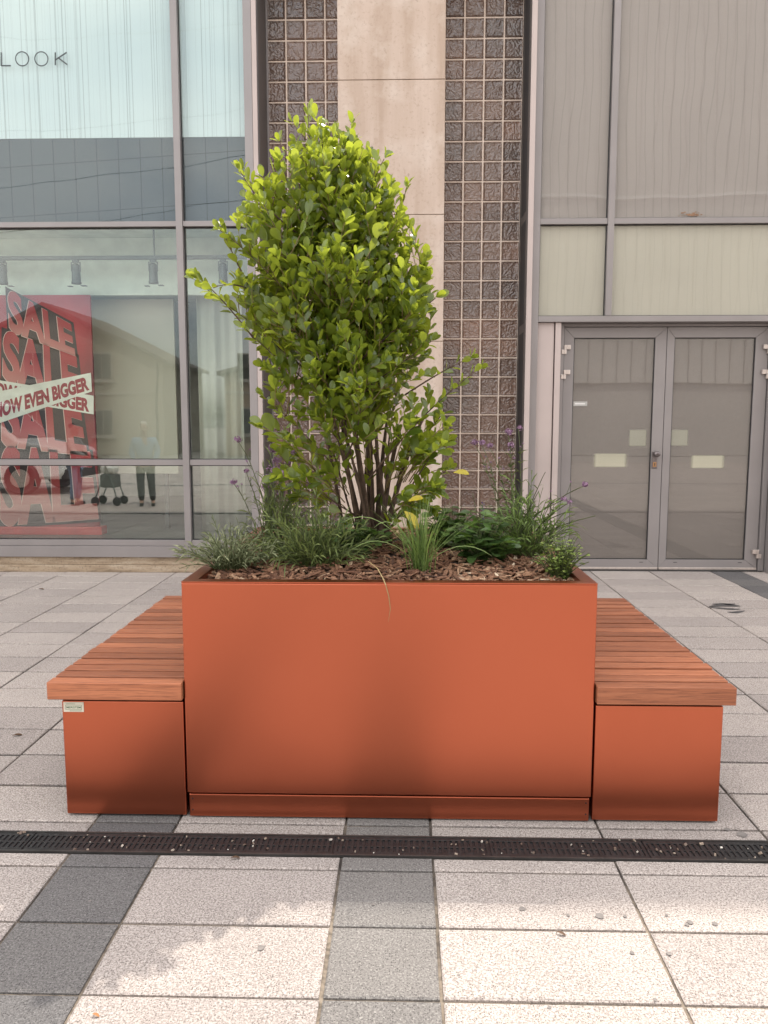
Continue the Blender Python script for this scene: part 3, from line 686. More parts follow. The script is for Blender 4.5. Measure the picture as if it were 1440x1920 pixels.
# ------------------------------------------------------------------ underplanting
def needles_plant(name, label, cat, base, n_stems, spread, height, nl, nw, mat, seed, squash=1.0, droop=.25, step=.007, ydepth=.8, group=None):
    rq = random.Random(seed); t_ = thing(name, label, cat, base, group); L_, S_ = MB(), MB()
    for k in range(n_stems):
        a = rq.uniform(0, 6.28); rr = spread*math.sqrt(rq.random()); h = height*(1-.55*(rr/spread)**2)*(rq.uniform(.45, 1.05) if rq.random() < .85 else rq.uniform(1.0, 1.45))
        b0 = base+Vector((math.cos(a)*rr*.3, math.sin(a)*rr*.3*ydepth, -.01)); e = base+Vector((math.cos(a)*rr, math.sin(a)*rr*ydepth, h))
        p = bez(b0, b0.lerp(e, .45)+Vector((0, 0, h*.35)), e-Vector((0, 0, droop*rr*rq.random())), 7)
        S_.tube(p, [.0018-.00012*i for i in range(8)], 4)
        ph = 0; tint0 = rq.random()
        for q in range(1, 8):
            seg_ = p[q]-p[q-1]; m_ = max(1, int(seg_.length/step))
            if p[q].z < base.z+h*.12: continue
            for w in range(m_):
                c = p[q-1].lerp(p[q], w/m_); ph += 2.4; ax = seg_.normalized(); o1 = ax.orthogonal().normalized(); o2 = ax.cross(o1)
                d = (o1*math.cos(ph)+o2*math.sin(ph))*.62+ax*.8+Vector((0, 0, .1)); d.normalize(); l = nl*rq.uniform(.6, 1.15)
                sd_ = d.cross(Vector((rq.gauss(0, 1), rq.gauss(0, 1), rq.gauss(0, 1)))).normalized()
                L_.ribbon([c, c+d*l*.5+Vector((0, 0, .002)), c+d*l-Vector((0, 0, l*.12))], [nw*.6, nw, nw*.15], sd_, min(1, max(0, rq.gauss(.25+.5*tint0, .18)+.25*(q/7-.5))))
    S_.build('stem', M_STEM, t_); L_.build('foliage', mat, t_)
    return t_
needles_plant('silver_herb', 'low silvery needle leaved herb spilling over the front left corner of the planter', 'herb', at(432, 1060, 2.90), 110, .215, .165, .042, .0026, M_SILVER, 3, step=.010)
needles_plant('lavender_bush', 'bushy grey green lavender mound left of the shrub stems', 'lavender', at(592, 1060, 2.95), 150, .265, .255, .056, .0030, M_GREYG, 4, step=.014)
needles_plant('lavender_bush', 'smaller wispy grey green mound behind the lavender on the left of the planter', 'lavender', at(520, 1030, 3.15), 46, .17, .40, .066, .0026, M_GREYG, 14, step=.019)

def floret_head(mb, c, r, rq, n_=34):
    for k in range(n_):
        d = Vector((rq.gauss(0, 1), rq.gauss(0, 1), rq.gauss(0, .55)+.35)).normalized(); p = c+d*r*rq.uniform(.3, 1.0)
        s_ = r*rq.uniform(.22, .36); o1 = d.orthogonal().normalized(); o2 = d.cross(o1); mb.cur = rq.random()
        i = [mb.vert(p+(o1*math.cos(q*1.2566)+o2*math.sin(q*1.2566))*s_+d*s_*.3) for q in range(5)]; cc = mb.vert(p)
        for q in range(5): mb.face((cc, i[q], i[(q+1) % 5]))
def verbena(label, base, heads, seed, leaves, lw=.007):
    rq = random.Random(seed); t_ = thing('verbena', label, 'flower', base, 'verbenas at the back of the planter'); S_, L_ = MB(), MB()
    for px, py, Y, r in heads:
        e = at(px, py, Y); b0 = base+Vector((rq.gauss(0, .03), rq.gauss(0, .03), -.01)); hor = e-b0
        p = bez(b0, b0+Vector((hor.x*.25, hor.y*.3, hor.z*.62)), e, 12); p = [q+Vector((noise.noise(q*9), 0, 0))*.006 for q in p]
        S_.tube(p, [.0030-.00013*i for i in range(13)], 4)
        if r > 0:
            h_ = MB(); floret_head(h_, e+Vector((0, 0, .002)), r*1.35, rq, 46); h_.build('flower_head', M_PURP, t_)
            for q in range(2):   # side bud below the head
                k = rq.randint(8, 10); s_ = p[k]; d = Vector((rq.uniform(-1, 1), rq.uniform(-.6, .3), .9)).normalized()*rq.uniform(.025, .05)
                S_.tube([s_, s_+d*.6, s_+d+Vector((0, 0, .006))], .0011, 4)
                h_ = MB(); floret_head(h_, s_+d+Vector((0, 0, .006)), r*.55, rq, 16); h_.build('flower_head', M_PURP, t_)
        for k in range(2, 10):
            if rq.random() < leaves:
                for sg in (-1, 1):
                    d = Vector((sg*rq.uniform(.5, 1), rq.uniform(-.6, .6), rq.uniform(.2, .9))).normalized(); l = rq.uniform(.03, .075)*(1-.05*k)
                    L_.ribbon([p[k], p[k]+d*l*.45+Vector((0, 0, .004)), p[k]+d*l-Vector((0, 0, .006))], [lw*.25, lw*.5, lw*.06], d.cross(Vector((0, .4, 1))).normalized(), rq.random())
    S_.build('stem', M_STEM, t_)
    if L_.v: L_.build('foliage', M_GREYG, t_)
    return t_
Yv = 3.25
verbena('verbena with many pink purple heads rising left of the shrub', at(505, 1020, Yv),
    [(446, 826, Yv, .013), (438, 906, Yv, .012), (512, 842, Yv, .019), (521, 866, Yv, .019), (515, 884, Yv-.02, .016), (500, 898, 3.2, .014), (534, 889, 3.2, .013), (497, 914, 3.2, .012), (528, 926, 3.2, .014), (576, 910, 3.2, .012), (550, 850, 3.3, .009), (540, 870, 3.3, .010), (462, 884, 3.2, .009), (590, 930, 3.2, 0), (560, 900, 3.2, 0), (610, 900, 3.3, 0), (540, 905, 3.15, 0), (570, 940, 3.1, 0), (525, 950, 3.1, 0), (605, 945, 3.1, 0), (630, 930, 3.2, 0), (490, 950, 3.1, 0), (550, 960, 3.05, 0), (585, 890, 3.25, 0)], 31, .5)
verbena('thin verbena with small lilac heads right of the shrub, some leaning over the planter edge', at(965, 1030, 3.2),
    [(889, 831, 3.2, .011), (903, 832, 3.2, .012), (918, 837, 3.2, .011), (954, 812, 3.2, .013), (957, 836, 3.2, .011), (974, 803, 3.2, .010), (1097, 910, 2.95, .010), (1057, 937, 2.98, .009), (1068, 942, 2.98, .008), (1023, 885, 3.1, 0), (1010, 920, 3.1, 0), (1060, 960, 3.0, 0), (1116, 967, 2.95, 0), (990, 905, 3.2, 0), (940, 900, 3.2, 0), (1000, 950, 3.1, 0)], 33, .85, .009)
needles_plant('leafy_perennial', 'upright narrow leaved green plant behind the right part of the planter', 'plant', at(990, 1035, 3.1), 95, .21, .29, .055, .0032, M_GRASS, 15, step=.019)

def leaf_plant(name, label, cat, base, n_stems, spread, height, ll, lw, mat, seed, step=.03, ydepth=.8, flat=.3):
    rq = random.Random(seed); t_ = thing(name, label, cat, base); L_, S_ = MB(), MB()
    for k in range(n_stems):
        a = rq.uniform(0, 6.28); rr = spread*math.sqrt(rq.random()); h = height*(1-.5*(rr/spread)**2)*rq.uniform(.55, 1.05)
        e = base+Vector((math.cos(a)*rr, math.sin(a)*rr*ydepth, h)); b0 = base+Vector((math.cos(a)*rr*.25, math.sin(a)*rr*.25*ydepth, -.01))
        p = bez(b0, b0.lerp(e, .4)+Vector((0, 0, h*.4)), e, 6); S_.tube(p, .0016, 4); ph = rq.uniform(0, 6)
        for q in range(1, 7):
            m_ = max(1, int((p[q]-p[q-1]).length/step))
            for w in range(m_):
                ph += 2.4; d = Vector((math.cos(ph), math.sin(ph), rq.uniform(.0, .6))).normalized(); s_ = rq.uniform(.6, 1.15)
                L_.leaf(p[q-1].lerp(p[q], w/m_), d, Vector((rq.gauss(0, flat), rq.gauss(0, flat), 1)), ll*s_, lw*s_, rq.uniform(.05, .4), rq.uniform(.1, .4), min(1, max(0, rq.gauss(.4+.25*q/6, .25))))
    S_.build('stem', M_STEM, t_); L_.build('foliage', mat, t_, smooth=True); return t_, rq
sv, rq = leaf_plant('salvia', 'dark green leafy salvia with faded flower spikes right of the grass tuft', 'plant', at(905, 1052, 2.98), 48, .150, .19, .066, .032, M_DKLEAF, 41)
for k, (px, py, Y, pur) in enumerate(((905, 942, 3.02, 1), (886, 925, 3.05, 0), (895, 965, 3.0, 0), (930, 975, 3.0, 0), (975, 975, 3.02, 0))):
    e = at(px, py, Y); b0 = at(905, 1052, 2.98); p = bez(b0, b0.lerp(e, .5)+Vector((0, 0, .04)), e, 8); o = MB(); o.tube(p, .0013, 4); o.build('spike_stem', M_STEM, sv)
    o = MB()
    for q in range(26):
        u = .55+.45*q/25; c = p[min(7, int(u*8))].lerp(p[min(8, int(u*8)+1)], (u*8) % 1); d = Vector((rq.gauss(0, 1), rq.gauss(0, 1), .4)).normalized()
        o.leaf(c, d, Vector((0, 0, 1)), .009, .005, .1, .2, rq.random())
    o.build('flower_spike', plain('violet_spike', (0.16, 0.08, 0.42), .6) if pur else plain('faded_spike', (0.13, 0.06, 0.055), .7), sv)
leaf_plant('ground_cover_plant', 'dark low round leaved plant creeping around the foot of the shrub', 'plant', at(640, 1025, 3.2), 60, .24, .10, .040, .030, M_DKLEAF, 42, ydepth=.6)
leaf_plant('ground_cover_plant', 'broad leaved low green plant between the grass tuft and the salvia', 'plant', at(845, 1030, 3.25), 56, .17, .20, .058, .036, M_DKLEAF, 43, ydepth=.8)
leaf_plant('leafy_perennial', 'dark green leafy clump between the lavender and the shrub stems', 'plant', at(655, 1040, 3.05), 50, .17, .17, .050, .024, M_DKLEAF, 46, ydepth=.7)
leaf_plant('thyme', 'small lime green variegated herb at the front right corner of the planter', 'herb', at(1050, 1076, 2.82), 85, .115, .155, .020, .013, M_LIME, 44, step=.011, ydepth=.8)
leaf_plant('leafy_seedling', 'low dark green clump at the back right of the planter', 'plant', at(930, 1010, 3.45), 40, .28, .16, .05, .022, M_DKLEAF, 45, ydepth=.6)
# grass tuft
tb = at(790, 1068, 2.84); tf = thing('grass_tuft', 'upright fine green grass tuft in front of the shrub stems', 'grass', tb); o = MB(); rq = random.Random(8)
for k in range(150):
    a = rq.uniform(0, 6.28); lean = abs(rq.gauss(0, .46)); l = rq.uniform(.15, .31); b0 = tb+Vector((rq.gauss(0, .016), rq.gauss(0, .016), -.01))
    hx = Vector((math.cos(a), math.sin(a)*.7, 0)); side = Vector((-math.sin(a), math.cos(a), 0))
    P = [b0+hx*(l*lean*u*(.8+.6*u))+Vector((0, 0, l*u*(1-.22*lean*u))) for u in (0, .3, .55, .8, 1)]
    o.ribbon(P, [.0016, .0018, .0016, .0010, .0002], (side+Vector((0, 0, rq.gauss(0, .2)))).normalized(), rq.random())
for e in ((922, 1042), (700, 990), (660, 1030), (640, 980)):
    P = bez(tb, at((790+e[0])/2, min(1040, e[1])-45, 2.84), at(e[0], e[1], 2.8), 8); o.ribbon(P, [.0014]*8+[.0003], Vector((0, .5, .8)).normalized(), .9)
o.build('blade', M_GRASS, tf)
# dry blade hanging over the front
o = MB(); P = [at(690, 1052, 2.75), at(708, 1066, 2.70), at(718, 1084, 2.64), at(723, 1096, 2.612), at(729, 1118, 2.612), at(732, 1142, 2.614), at(728, 1166, 2.615)]
o.ribbon(P, [.0016, .0018, .0018, .0016, .0014, .0010, .0003], Vector((1, 0, .1)).normalized(), .6)
tag(o.build('dry_grass_blade', M_DRY), 'single dry grass blade hanging over the planter front', 'grass blade')

# fallen leaves
for px, py, ln, lab in ((32, 1378, .045, 'small dark curled leaf lying on the slabs left of the left bench'), (78, 1103, .05, 'tiny dark leaf on the far paving at the left'), (1052, 1745, .026, 'dry brown leaf scrap on a joint in the sunlit foreground'), (884, 1608, .03, 'thin twig scrap beside the drain left of the middle'), (180, 1898, .02, 'orange brown leaf fragment on the sunlit slab at the lower left')):
    if px == 884: px, py = 441, 1607
    d = at(px, py, 1.0)-CAM; p = CAM+d*(-1.40/d.z); o = MB()
    o.leaf(Vector((p.x-ln/2, p.y, .006)), Vector((1, rnd.uniform(-.5, .5), .1)), Vector((0, 0, 1)), ln, ln*.4, .3, .7, rnd.random())
    tag(o.build('fallen_leaf', plain('dead_leaf', (0.10, 0.055, 0.03) if px != 180 else (.35, .16, .06), .8), smooth=True), lab, 'leaf', 'fallen leaves on the paving')
# ================================================================== building
TOP = 5.6; YF = 7.22
bd = thing('commercial_building', 'flat roofed retail building that carries the shop front, stone pillar and doors', 'building', (0, 9.5, 0))
def bpart(name, mat, x0, x1, y0, y1, z0, z1, par=bd, bev=0):
    q = MB(); q.box(x0, x1, y0, y1, z0, z1); return q.build(name, mat, par, bevel=bev)
HB = 9.32
bpart('upper_wall', M_STONE, -16, 16, 7.25, 7.6, TOP+.004, HB)
bpart('roof', M_ASPH, -16, 16, 7.604, 14, HB-.3, HB-.05)
bpart('shop_ceiling', M_BULK, -16, 16, 7.604, 12, TOP+.01, TOP+.2)
bpart('back_wall', M_WALLIN, -16, 16, 12.0, 12.2, 0, HB-.31)
bpart('side_wall', M_STONE, -16.2, -16.004, 7.25, 12.0, 0, HB); bpart('side_wall', M_STONE, 16.004, 16.2, 7.25, 12.0, 0, HB)
bpart('shop_floor', M_FLOORIN, -15.99, -1.34, 7.36, 11.99, .20, .285)
bpart('lower_ceiling', M_BULK, -15.99, -1.34, 7.36, 11.99, 3.26, 3.4)
bpart('partition_wall', M_WALLIN, -1.338, -1.302, 7.68, 11.9, 0, TOP)
bpart('partition_wall', M_WALLIN, 1.14, 1.20, 7.9, 11.9, 0, TOP)
# cladding strips beside the glass blocks
bpart('cladding_strip', M_PINK, -1.348, -1.305, 7.205, 7.40, 0, TOP, bev=.003)
bpart('cladding_strip', M_PINK, 1.112, 1.160, 7.205, 7.40, 0, TOP, bev=.003)
bpart('cladding_panel', M_PINK, 1.236, 1.386, 7.30, 7.34, 0.02, 2.336, bev=.002)
bpart('cladding_post', M_PINK, 1.396, 1.448, 7.285, 7.40, 0.01, 2.336, bev=.002)
bpart('stone_panel', M_STONE, 3.52, 5.2, 7.30, 7.5, .14, 2.336, bev=.003); bpart('stone_base', M_PLINTH, 3.52, 5.2, 7.29, 7.5, 0, .137, bev=.003)
# ------------------------------------------------------------------ shop front
sf = thing('shop_front', 'large grey framed shop window left of the stone pillar', 'shop window', (-3.2, 7.25, 0))
def fpart(name, x0, x1, z0, z1, y0=YF, y1=7.33, mat=M_FRAME, par=sf, bev=.002): return bpart(name, mat, x0, x1, y0, y1, z0, z1, par, bev)
MULL = [(-1.423, -1.350), (-2.067, -2.007), (-4.35, -4.29), (-6.65, -6.59), (-8.95, -8.89)]
for x0, x1 in MULL: fpart('mullion', x0, x1, .255, TOP, YF-.012)
bays = [(MULL[k+1][1], MULL[k][0]) for k in range(len(MULL)-1)]
for x0, x1 in bays:
    for z0, z1 in ((3.193, 3.240), (1.024, 1.077), (.257, .312)): fpart('transom', x0+.0015, x1-.0015, z0, z1)
    for z0, z1 in ((.312, 1.024), (1.077, 3.193), (3.240, TOP)):
        q = MB(); q.box(x0+.001, x1-.001, 7.266, 7.274, z0+.001, z1-.001); q.build('pane', M_GLASSU if z0 > 3.2 else (M_GLASSL if z0 < 1 else M_GLASS), sf)
        q = MB(); e = .009
        for a in ((x0, x1, z0, z0+e), (x0, x1, z1-e, z1), (x0, x0+e, z0+e, z1-e), (x1-e, x1, z0+e, z1-e)): q.box(a[0]+.001, a[1]-.001, 7.256, 7.264, a[2]+.001, a[3]-.001)
        q.build('gasket', M_GASKET, sf)
    bpart('spandrel_panel', M_SPAN, x0, x1, 7.300, 7.315, 3.25, 3.990, sf)
    bpart('fascia_panel', M_FASCIA, x0, x1, 7.298, 7.314, 3.992, TOP, sf)
for x0, x1 in ((-9, -2.042), (-2.038, -1.35)): fpart('sill', x0, x1, .148, .254, YF-.006, 7.36)
bpart('plinth_course', M_PLINTH, -9, -1.31, 7.236, 7.4, .072, .146, sf, .004); bpart('plinth_course', M_PLINTH, -9, -1.31, 7.222, 7.4, 0, .070, sf, .005)
# lettering
q = MB(); yl_ = 7.262
def stroke(a, b_, w=.0055):
    A, B = at(*a, yl_), at(*b_, yl_); d = (B-A).normalized(); s_ = d.cross(Vector((0, 1, 0)))*w
    P = [A-s_, A+s_, B+s_, B-s_]; i = [q.vert((p.x, yl_, p.z)) for p in P]+[q.vert((p.x, yl_+.003, p.z)) for p in P]
    for f in ((0, 1, 2, 3), (7, 6, 5, 4), (0, 4, 5, 1), (1, 5, 6, 2), (2, 6, 7, 3), (3, 7, 4, 0)): q.face([i[k] for k in f])
stroke((2, 98), (2, 123)); stroke((2, 123), (20, 123)); stroke((103.5, 98), (103.5, 122)); stroke((104, 112), (125, 98)); stroke((110, 109), (126, 121))
for cx in (41.5, 77.5):
    c = at(cx, 110.3, yl_); r = .0595; n_ = 40; ra = [(q.vert((c.x+(r-.005)*math.cos(k*6.2832/n_), yl_, c.z+(r-.005)*math.sin(k*6.2832/n_))), q.vert((c.x+(r+.005)*math.cos(k*6.2832/n_), yl_, c.z+(r+.005)*math.sin(k*6.2832/n_)))) for k in range(n_)]
    for k in range(n_): q.face((ra[k][0], ra[k][1], ra[(k+1) % n_][1], ra[(k+1) % n_][0]))
q.build('lettering', M_LETTER, sf)
# ------------------------------------------------------------------ pillar and glass blocks
pil = thing('stone_pillar', 'tall pinkish stone pillar between the two glass block walls behind the shrub', 'pillar', (-.12, 7.4, 0))
zs = [-.02, 1.04, 2.165, 3.29, 4.446, TOP]
for z0, z1 in zip(zs, zs[1:]):
    bpart('stone_slab', M_STONE, -.592, .362, 7.25, 7.62, z0+.003, z1-.003, pil, .003)
bpart('core', M_PLINTH, -.585, .355, 7.262, 7.66, 0, TOP-.002, pil)
YB = 7.67
def blockwall(name_lab, x0, nx, zf, xa, xb, seed, skip_last=0):
    t_ = thing('glass_block_wall', name_lab, 'glass wall', ((xa+xb)/2, YB, 0), 'glass block walls beside the pillar')
    P = .1828; q = MB(); q.box(xa, xb, YB, YB+.08, 0, TOP); q.build('mortar', M_MORTAR, t_)
    q = MB(); rq = random.Random(seed); nzk = 31
    for i in range(nx):
        for k in range(nzk):
            X0, X1 = x0+P*i+.0070, x0+P*(i+1)-.0070; Z0, Z1 = zf+P*k+.0064, zf+P*(k+1)-.0064
            X0 = max(X0, xa+.006); X1 = min(X1, xb-.006); Z0 = max(Z0, .002)
            if X1-X0 < .03 or Z1-Z0 < .03: continue
            q.cur = rq.random(); e = .011; y = YB-.004; f_ = y+.0035
            o_ = [(X0, y+.003, Z0), (X1, y+.003, Z0), (X1, y+.003, Z1), (X0, y+.003, Z1)]
            r1 = [(X0+e*.5, y-.006, Z0+e*.5), (X1-e*.5, y-.006, Z0+e*.5), (X1-e*.5, y-.006, Z1-e*.5), (X0+e*.5, y-.006, Z1-e*.5)]
            r2 = [(X0+e*1.6, f_-.004, Z0+e*1.6), (X1-e*1.6, f_-.004, Z0+e*1.6), (X1-e*1.6, f_-.004, Z1-e*1.6), (X0+e*1.6, f_-.004, Z1-e*1.6)]
            def uvq(pp): return [((p[0]-X0)/(X1-X0), (p[2]-Z0)/(Z1-Z0)) for p in pp]
            for A, B in ((o_, r1), (r1, r2)):
                for w in range(4):
                    pp = [A[w], A[(w+1) % 4], B[(w+1) % 4], B[w]]; q.quad(*pp, uv=uvq(pp))
            q.quad(*r2, uv=uvq(r2))
    q.build('block_face', M_BLOCK, t_); return t_
zf = 1.41+(.619-1.41)*1.0393-.1828*4
g1 = blockwall('dark brown glass block wall with pale mortar on the left of the stone pillar', -1.291, 5, zf, -1.292, -.5, 1)
g2 = blockwall('dark brown glass block wall with pale mortar on the right of the stone pillar', .562-.1828, 4, zf, .30, 1.104, 2)
bpart('reveal', M_FRAME_D, -1.3035, -1.2935, 7.215, YB+.05, 0, TOP, g1, .002); bpart('reveal', M_FRAME_D, 1.1045, 1.1115, 7.215, YB+.05, 0, TOP, g2, .002)
bpart('edge_trim', M_FRAME, -1.2930, -1.276, YB-.035, YB-.012, 0, TOP, g1, .002)
for k, (za, zb) in enumerate(((.1, 2.25), (2.33, 3.25), (3.33, 5.5))): bpart('reveal_panel', M_GASKET, 1.1015, 1.1040, 7.30, 7.55, za, zb, g2, .001)
# ------------------------------------------------------------------ right glazing
rg = thing('frosted_glazing', 'grey framed frosted glass screen above the double doors', 'glazing', (2.8, 7.3, 2.34))
def gp(name, x0, x1, y0, y1, z0, z1, mat=M_FRAME, bev=.002): return bpart(name, mat, x0, x1, y0, y1, z0, z1, rg, bev)
gp('mullion', 1.166, 1.231, 7.26, 7.42, 0.0, TOP); gp('mullion', 1.838, 1.894, 7.258, 7.40, 2.392, TOP); gp('mullion', 4.10, 4.16, 7.258, 7.40, 2.392, TOP)
gp('transom', 1.233, 6, 7.262, 7.42, 2.338, 2.3905)
for x0, x1 in ((1.2325, 1.8365), (1.8955, 4.0985), (4.1615, 6)):
    gp('transom', x0, x1, 7.268, 7.40, 3.203, 3.254)
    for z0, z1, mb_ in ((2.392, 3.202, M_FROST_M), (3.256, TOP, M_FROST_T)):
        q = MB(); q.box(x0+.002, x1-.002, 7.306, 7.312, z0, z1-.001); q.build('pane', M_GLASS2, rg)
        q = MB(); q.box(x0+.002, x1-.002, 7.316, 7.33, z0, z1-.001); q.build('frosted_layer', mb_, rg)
        q = MB(); e = .008
        for a in ((x0, x1, z0, z0+e), (x0, x1, z1-e, z1), (x0, x0+e, z0+e, z1-e), (x1-e, x1, z0+e, z1-e)): q.box(a[0]+.001, a[1]-.001, 7.297, 7.304, a[2]+.001, a[3]-.001)
        q.build('gasket', M_GASKET, rg)
# small rust stain on the ledge of the upper pane
q = MB()
for k in range(26): 
    c = at(1296+rnd.gauss(0, 9), 405-abs(rnd.gauss(0, 3.5)), 7.3045); r = rnd.uniform(.003, .010); n_ = 7
    q.face([q.vert((c.x+r*1.6*math.cos(w*6.283/n_)*rnd.uniform(.6, 1.2), 7.3045-.0001*k, c.z+r*.7*math.sin(w*6.283/n_))) for w in range(n_)][::-1])
q.build('rust_stain', plain('rust_stain', (.26, .15, .09), .8), rg)
# ------------------------------------------------------------------ double door
dd = thing('double_door', 'closed grey aluminium double door with frosted panes below the frosted screen', 'door', (2.46, 7.45, 0))
def mitred(name, x0, x1, z0, z1, wl, wr, wt, wb, y0, y1, par, mat=M_FRAME):
    q = MB(); g_ = .0006
    q.prism([(x0, z0+g_), (x0+wl, z0+wb+g_), (x0+wl, z1-wt-g_), (x0, z1-g_)], y0, y1); q.prism([(x1-wr, z0+wb+g_), (x1, z0+g_), (x1, z1-g_), (x1-wr, z1-wt-g_)], y0, y1)
    q.prism([(x0+g_, z0), (x1-g_, z0), (x1-wr-g_, z0+wb), (x0+wl+g_, z0+wb)], y0, y1); q.prism([(x0+wl+g_, z1-wt), (x1-wr-g_, z1-wt), (x1-g_, z1), (x0+g_, z1)], y0, y1)
    return q.build(name, mat, par, bevel=.0025, seg=2)
q = MB(); q.box(1.452, 1.500, 7.40, 7.52, 0, 2.337); q.box(3.408, 3.456, 7.40, 7.52, 0, 2.337); q.box(1.5005, 3.4075, 7.401, 7.519, 2.312, 2.3365); q.build('door_frame', M_FRAME, dd, bevel=.002)
bpart('frame_stop', M_GASKET, 1.4985, 3.4095, 7.462, 7.515, .02, 2.3118, dd)
bpart('side_post', M_FRAME, 3.462, 3.515, 7.30, 7.5, 0, 2.336, dd, .002)
bpart('threshold', M_GALV, 1.455, 3.455, 7.40, 7.50, 0.0, .012, dd, .002)
def leafdoor(x0, x1, wl, wr):
    lf = mitred('door_leaf', x0, x1, .024, 2.3085, wl, wr, .097, .086, 7.425, 7.475, dd)
    q = MB(); q.box(x0+wl, x1-wr, 7.4440, 7.4480, .111, 2.211); q.build('pane', M_GLASS3, lf)
    q = MB(); q.box(x0+wl, x1-wr, 7.452, 7.460, .111, 2.211); q.build('frosted_layer', M_FROST_D, lf)
    q = MB(); e = .007
    for a in ((x0+wl, x1-wr, .111, .111+e), (x0+wl, x1-wr, 2.211-e, 2.211), (x0+wl, x0+wl+e, .111+e, 2.211-e), (x1-wr-e, x1-wr, .111+e, 2.211-e)): q.box(a[0]+.0005, a[1]-.0005, 7.4365, 7.4435, a[2]+.0005, a[3]-.0005)
    q.build('gasket', M_GASKET, lf)
    q = MB(); q.box(x0+.002, x1-.002, 7.419, 7.4245, .014, .036); q.build('drip_bar', M_STEEL, lf, bevel=.002)
    for xx in (x0+.16, x1-.16):
        q = MB(); q.box(xx-.018, xx+.018, 7.4235, 7.4246, .082, .087); q.build('drain_slot', M_GASKET, lf)
    return lf
lfL = leafdoor(1.506, 2.459, .092, .104); lfR = leafdoor(2.464, 3.402, .070, .118)
def hinge(par, xa, z, flip):
    s_ = -1 if flip else 1; 
    for a, b_, z0, z1 in ((.045, .085, .043, .084), (.024, .0445, .043, .084), (.0, .0215, 0, .042), (.022, .046, 0, .0425)):
        x0, x1 = sorted((xa+s_*a, xa+s_*b_)); q = MB(); q.box(x0, x1, 7.392, 7.424, z+z0, z+z1); q.build('hinge', M_STEEL, par, bevel=.003)
for z in (2.060, 1.830): hinge(lfL, 1.478, z, False); hinge(lfR, 3.430, z, True)
hinge(lfR, 3.430, .130, True)
q = MB(); q.box(2.362, 2.414, 7.416, 7.4245, .990, 1.150); q.build('lock_plate', M_DKSTEEL, lfL, bevel=.006, seg=3)
q = MB(); q.lathe([(.013, 0), (.013, -.028), (.026, -.034), (.031, -.048), (.027, -.062), (.012, -.068), (.0, -.069)], (2.394, 7.416, 1.128), 20, 'y'); q.build('door_knob', M_DKSTEEL, lfL, smooth=True)
q = MB(); q.box(2.372, 2.405, 7.412, 7.4158, 1.004, 1.050); q.build('lock_escutcheon', M_BRASS, lfL, bevel=.003)
q = MB(); q.lathe([(.0065, 0), (.006, -.001), (0, -.0012)], (2.389, 7.412, 1.033), 12, 'y'); q.box(2.3865, 2.3915, 7.4108, 7.4119, 1.012, 1.030); q.build('keyhole', M_GASKET, lfL)
def notice(par, x0, x1, z0, z1, t, label):
    q = MB(); q.cur = t; y = 7.4500
    q.quad((x0, y, z0), (x1, y, z0), (x1, y, z1), (x0, y, z1), uv=[(0, 0), (1, 0), (1, 1), (0, 1)]); o = q.build('notice', M_NOTICE, par); o['label'] = label
notice(lfL, 2.140, 2.322, 1.190, 1.366, .25, 'square pale notice behind the frosted pane'); notice(lfR, 2.536, 2.712, 1.195, 1.366, .25, 'square pale notice behind the frosted pane')
notice(lfL, 1.808, 2.146, .994, 1.136, .95, 'wide cream notice behind the frosted pane'); notice(lfR, 2.730, 3.068, .985, 1.120, .95, 'wide cream notice behind the frosted pane')
bpart('sticker', plain('pale_sticker', (.42, .41, .39), .5), 1.612, 1.742, 7.4428, 7.4436, 1.578, 1.622, lfL); bpart('sticker_strip', plain('white_strip', (.75, .74, .72), .5), 1.625, 1.722, 7.4420, 7.4426, 1.595, 1.606, lfL)
# ------------------------------------------------------------------ things inside the shop
bk = bpart('bulkhead', M_BULK, -9, -1.34, 7.92, 7.98, 2.700, 3.258, sf)
tr_ = thing('lighting_track', 'grey track rail for spotlights hung under the shop ceiling behind the glass', 'light track', (-4, 7.62, 3.0))
q = MB(); q.box(-8.9, -1.42, 7.60, 7.64, 2.985, 3.02); q.build('rail', M_SPOT, tr_, bevel=.003)
q = MB()
for x in (-8, -6, -4.1, -2.4): q.box(x-.006, x+.006, 7.614, 7.626, 3.0205, 3.259)
q.build('hanger', M_SPOT, tr_)
for px, lab in ((4, 'grey track spotlight at the left edge above the red poster'), (142, 'grey track spotlight above the red poster'), (287, 'grey track spotlight between the poster and the mullion'), (418, 'grey track spotlight in the narrow pane beside the frame')):
    c = at(px, 497, 7.62); c.z = 2.984; t_ = thing('track_spotlight', lab, 'spotlight', c, 'spotlights on the shop track')
    q = MB(); q.box(c.x-.03, c.x+.03, 7.607, 7.633, c.z-.02, c.z-.0005); q.box(c.x-.045, c.x-.038, 7.612, 7.628, c.z-.11, c.z-.02); q.box(c.x+.038, c.x+.045, 7.612, 7.628, c.z-.11, c.z-.02); q.box(c.x-.045, c.x+.045, 7.613, 7.627, c.z-.028, c.z-.0205); q.build('bracket', M_SPOT, t_)
    q = MB(); q.lathe([(.02, -.035), (.034, -.045), (.036, -.10), (.040, -.105), (.042, -.20), (.046, -.205), (.046, -.225), (.03, -.222)], c, 18); q.build('lamp_housing', M_SPOT, t_, smooth=False)
    q = MB(); q.box(c.x+.045, c.x+.095, 7.60, 7.65, c.z-.245, c.z-.240); q.box(c.x-.085, c.x-.045, 7.60, 7.65, c.z-.250, c.z-.245); q.build('barn_door', M_SPOT, t_)
db = thing('display_board', 'plain beige display board standing behind the glass between the red poster and the mullion', 'display board', (-2.8, 8.2, 0))
x0, x1 = at(120, 700, 8.2).x, at(329, 700, 8.2).x; zb, zt = at(200, 888, 8.2).z, at(200, 561, 8.2).z
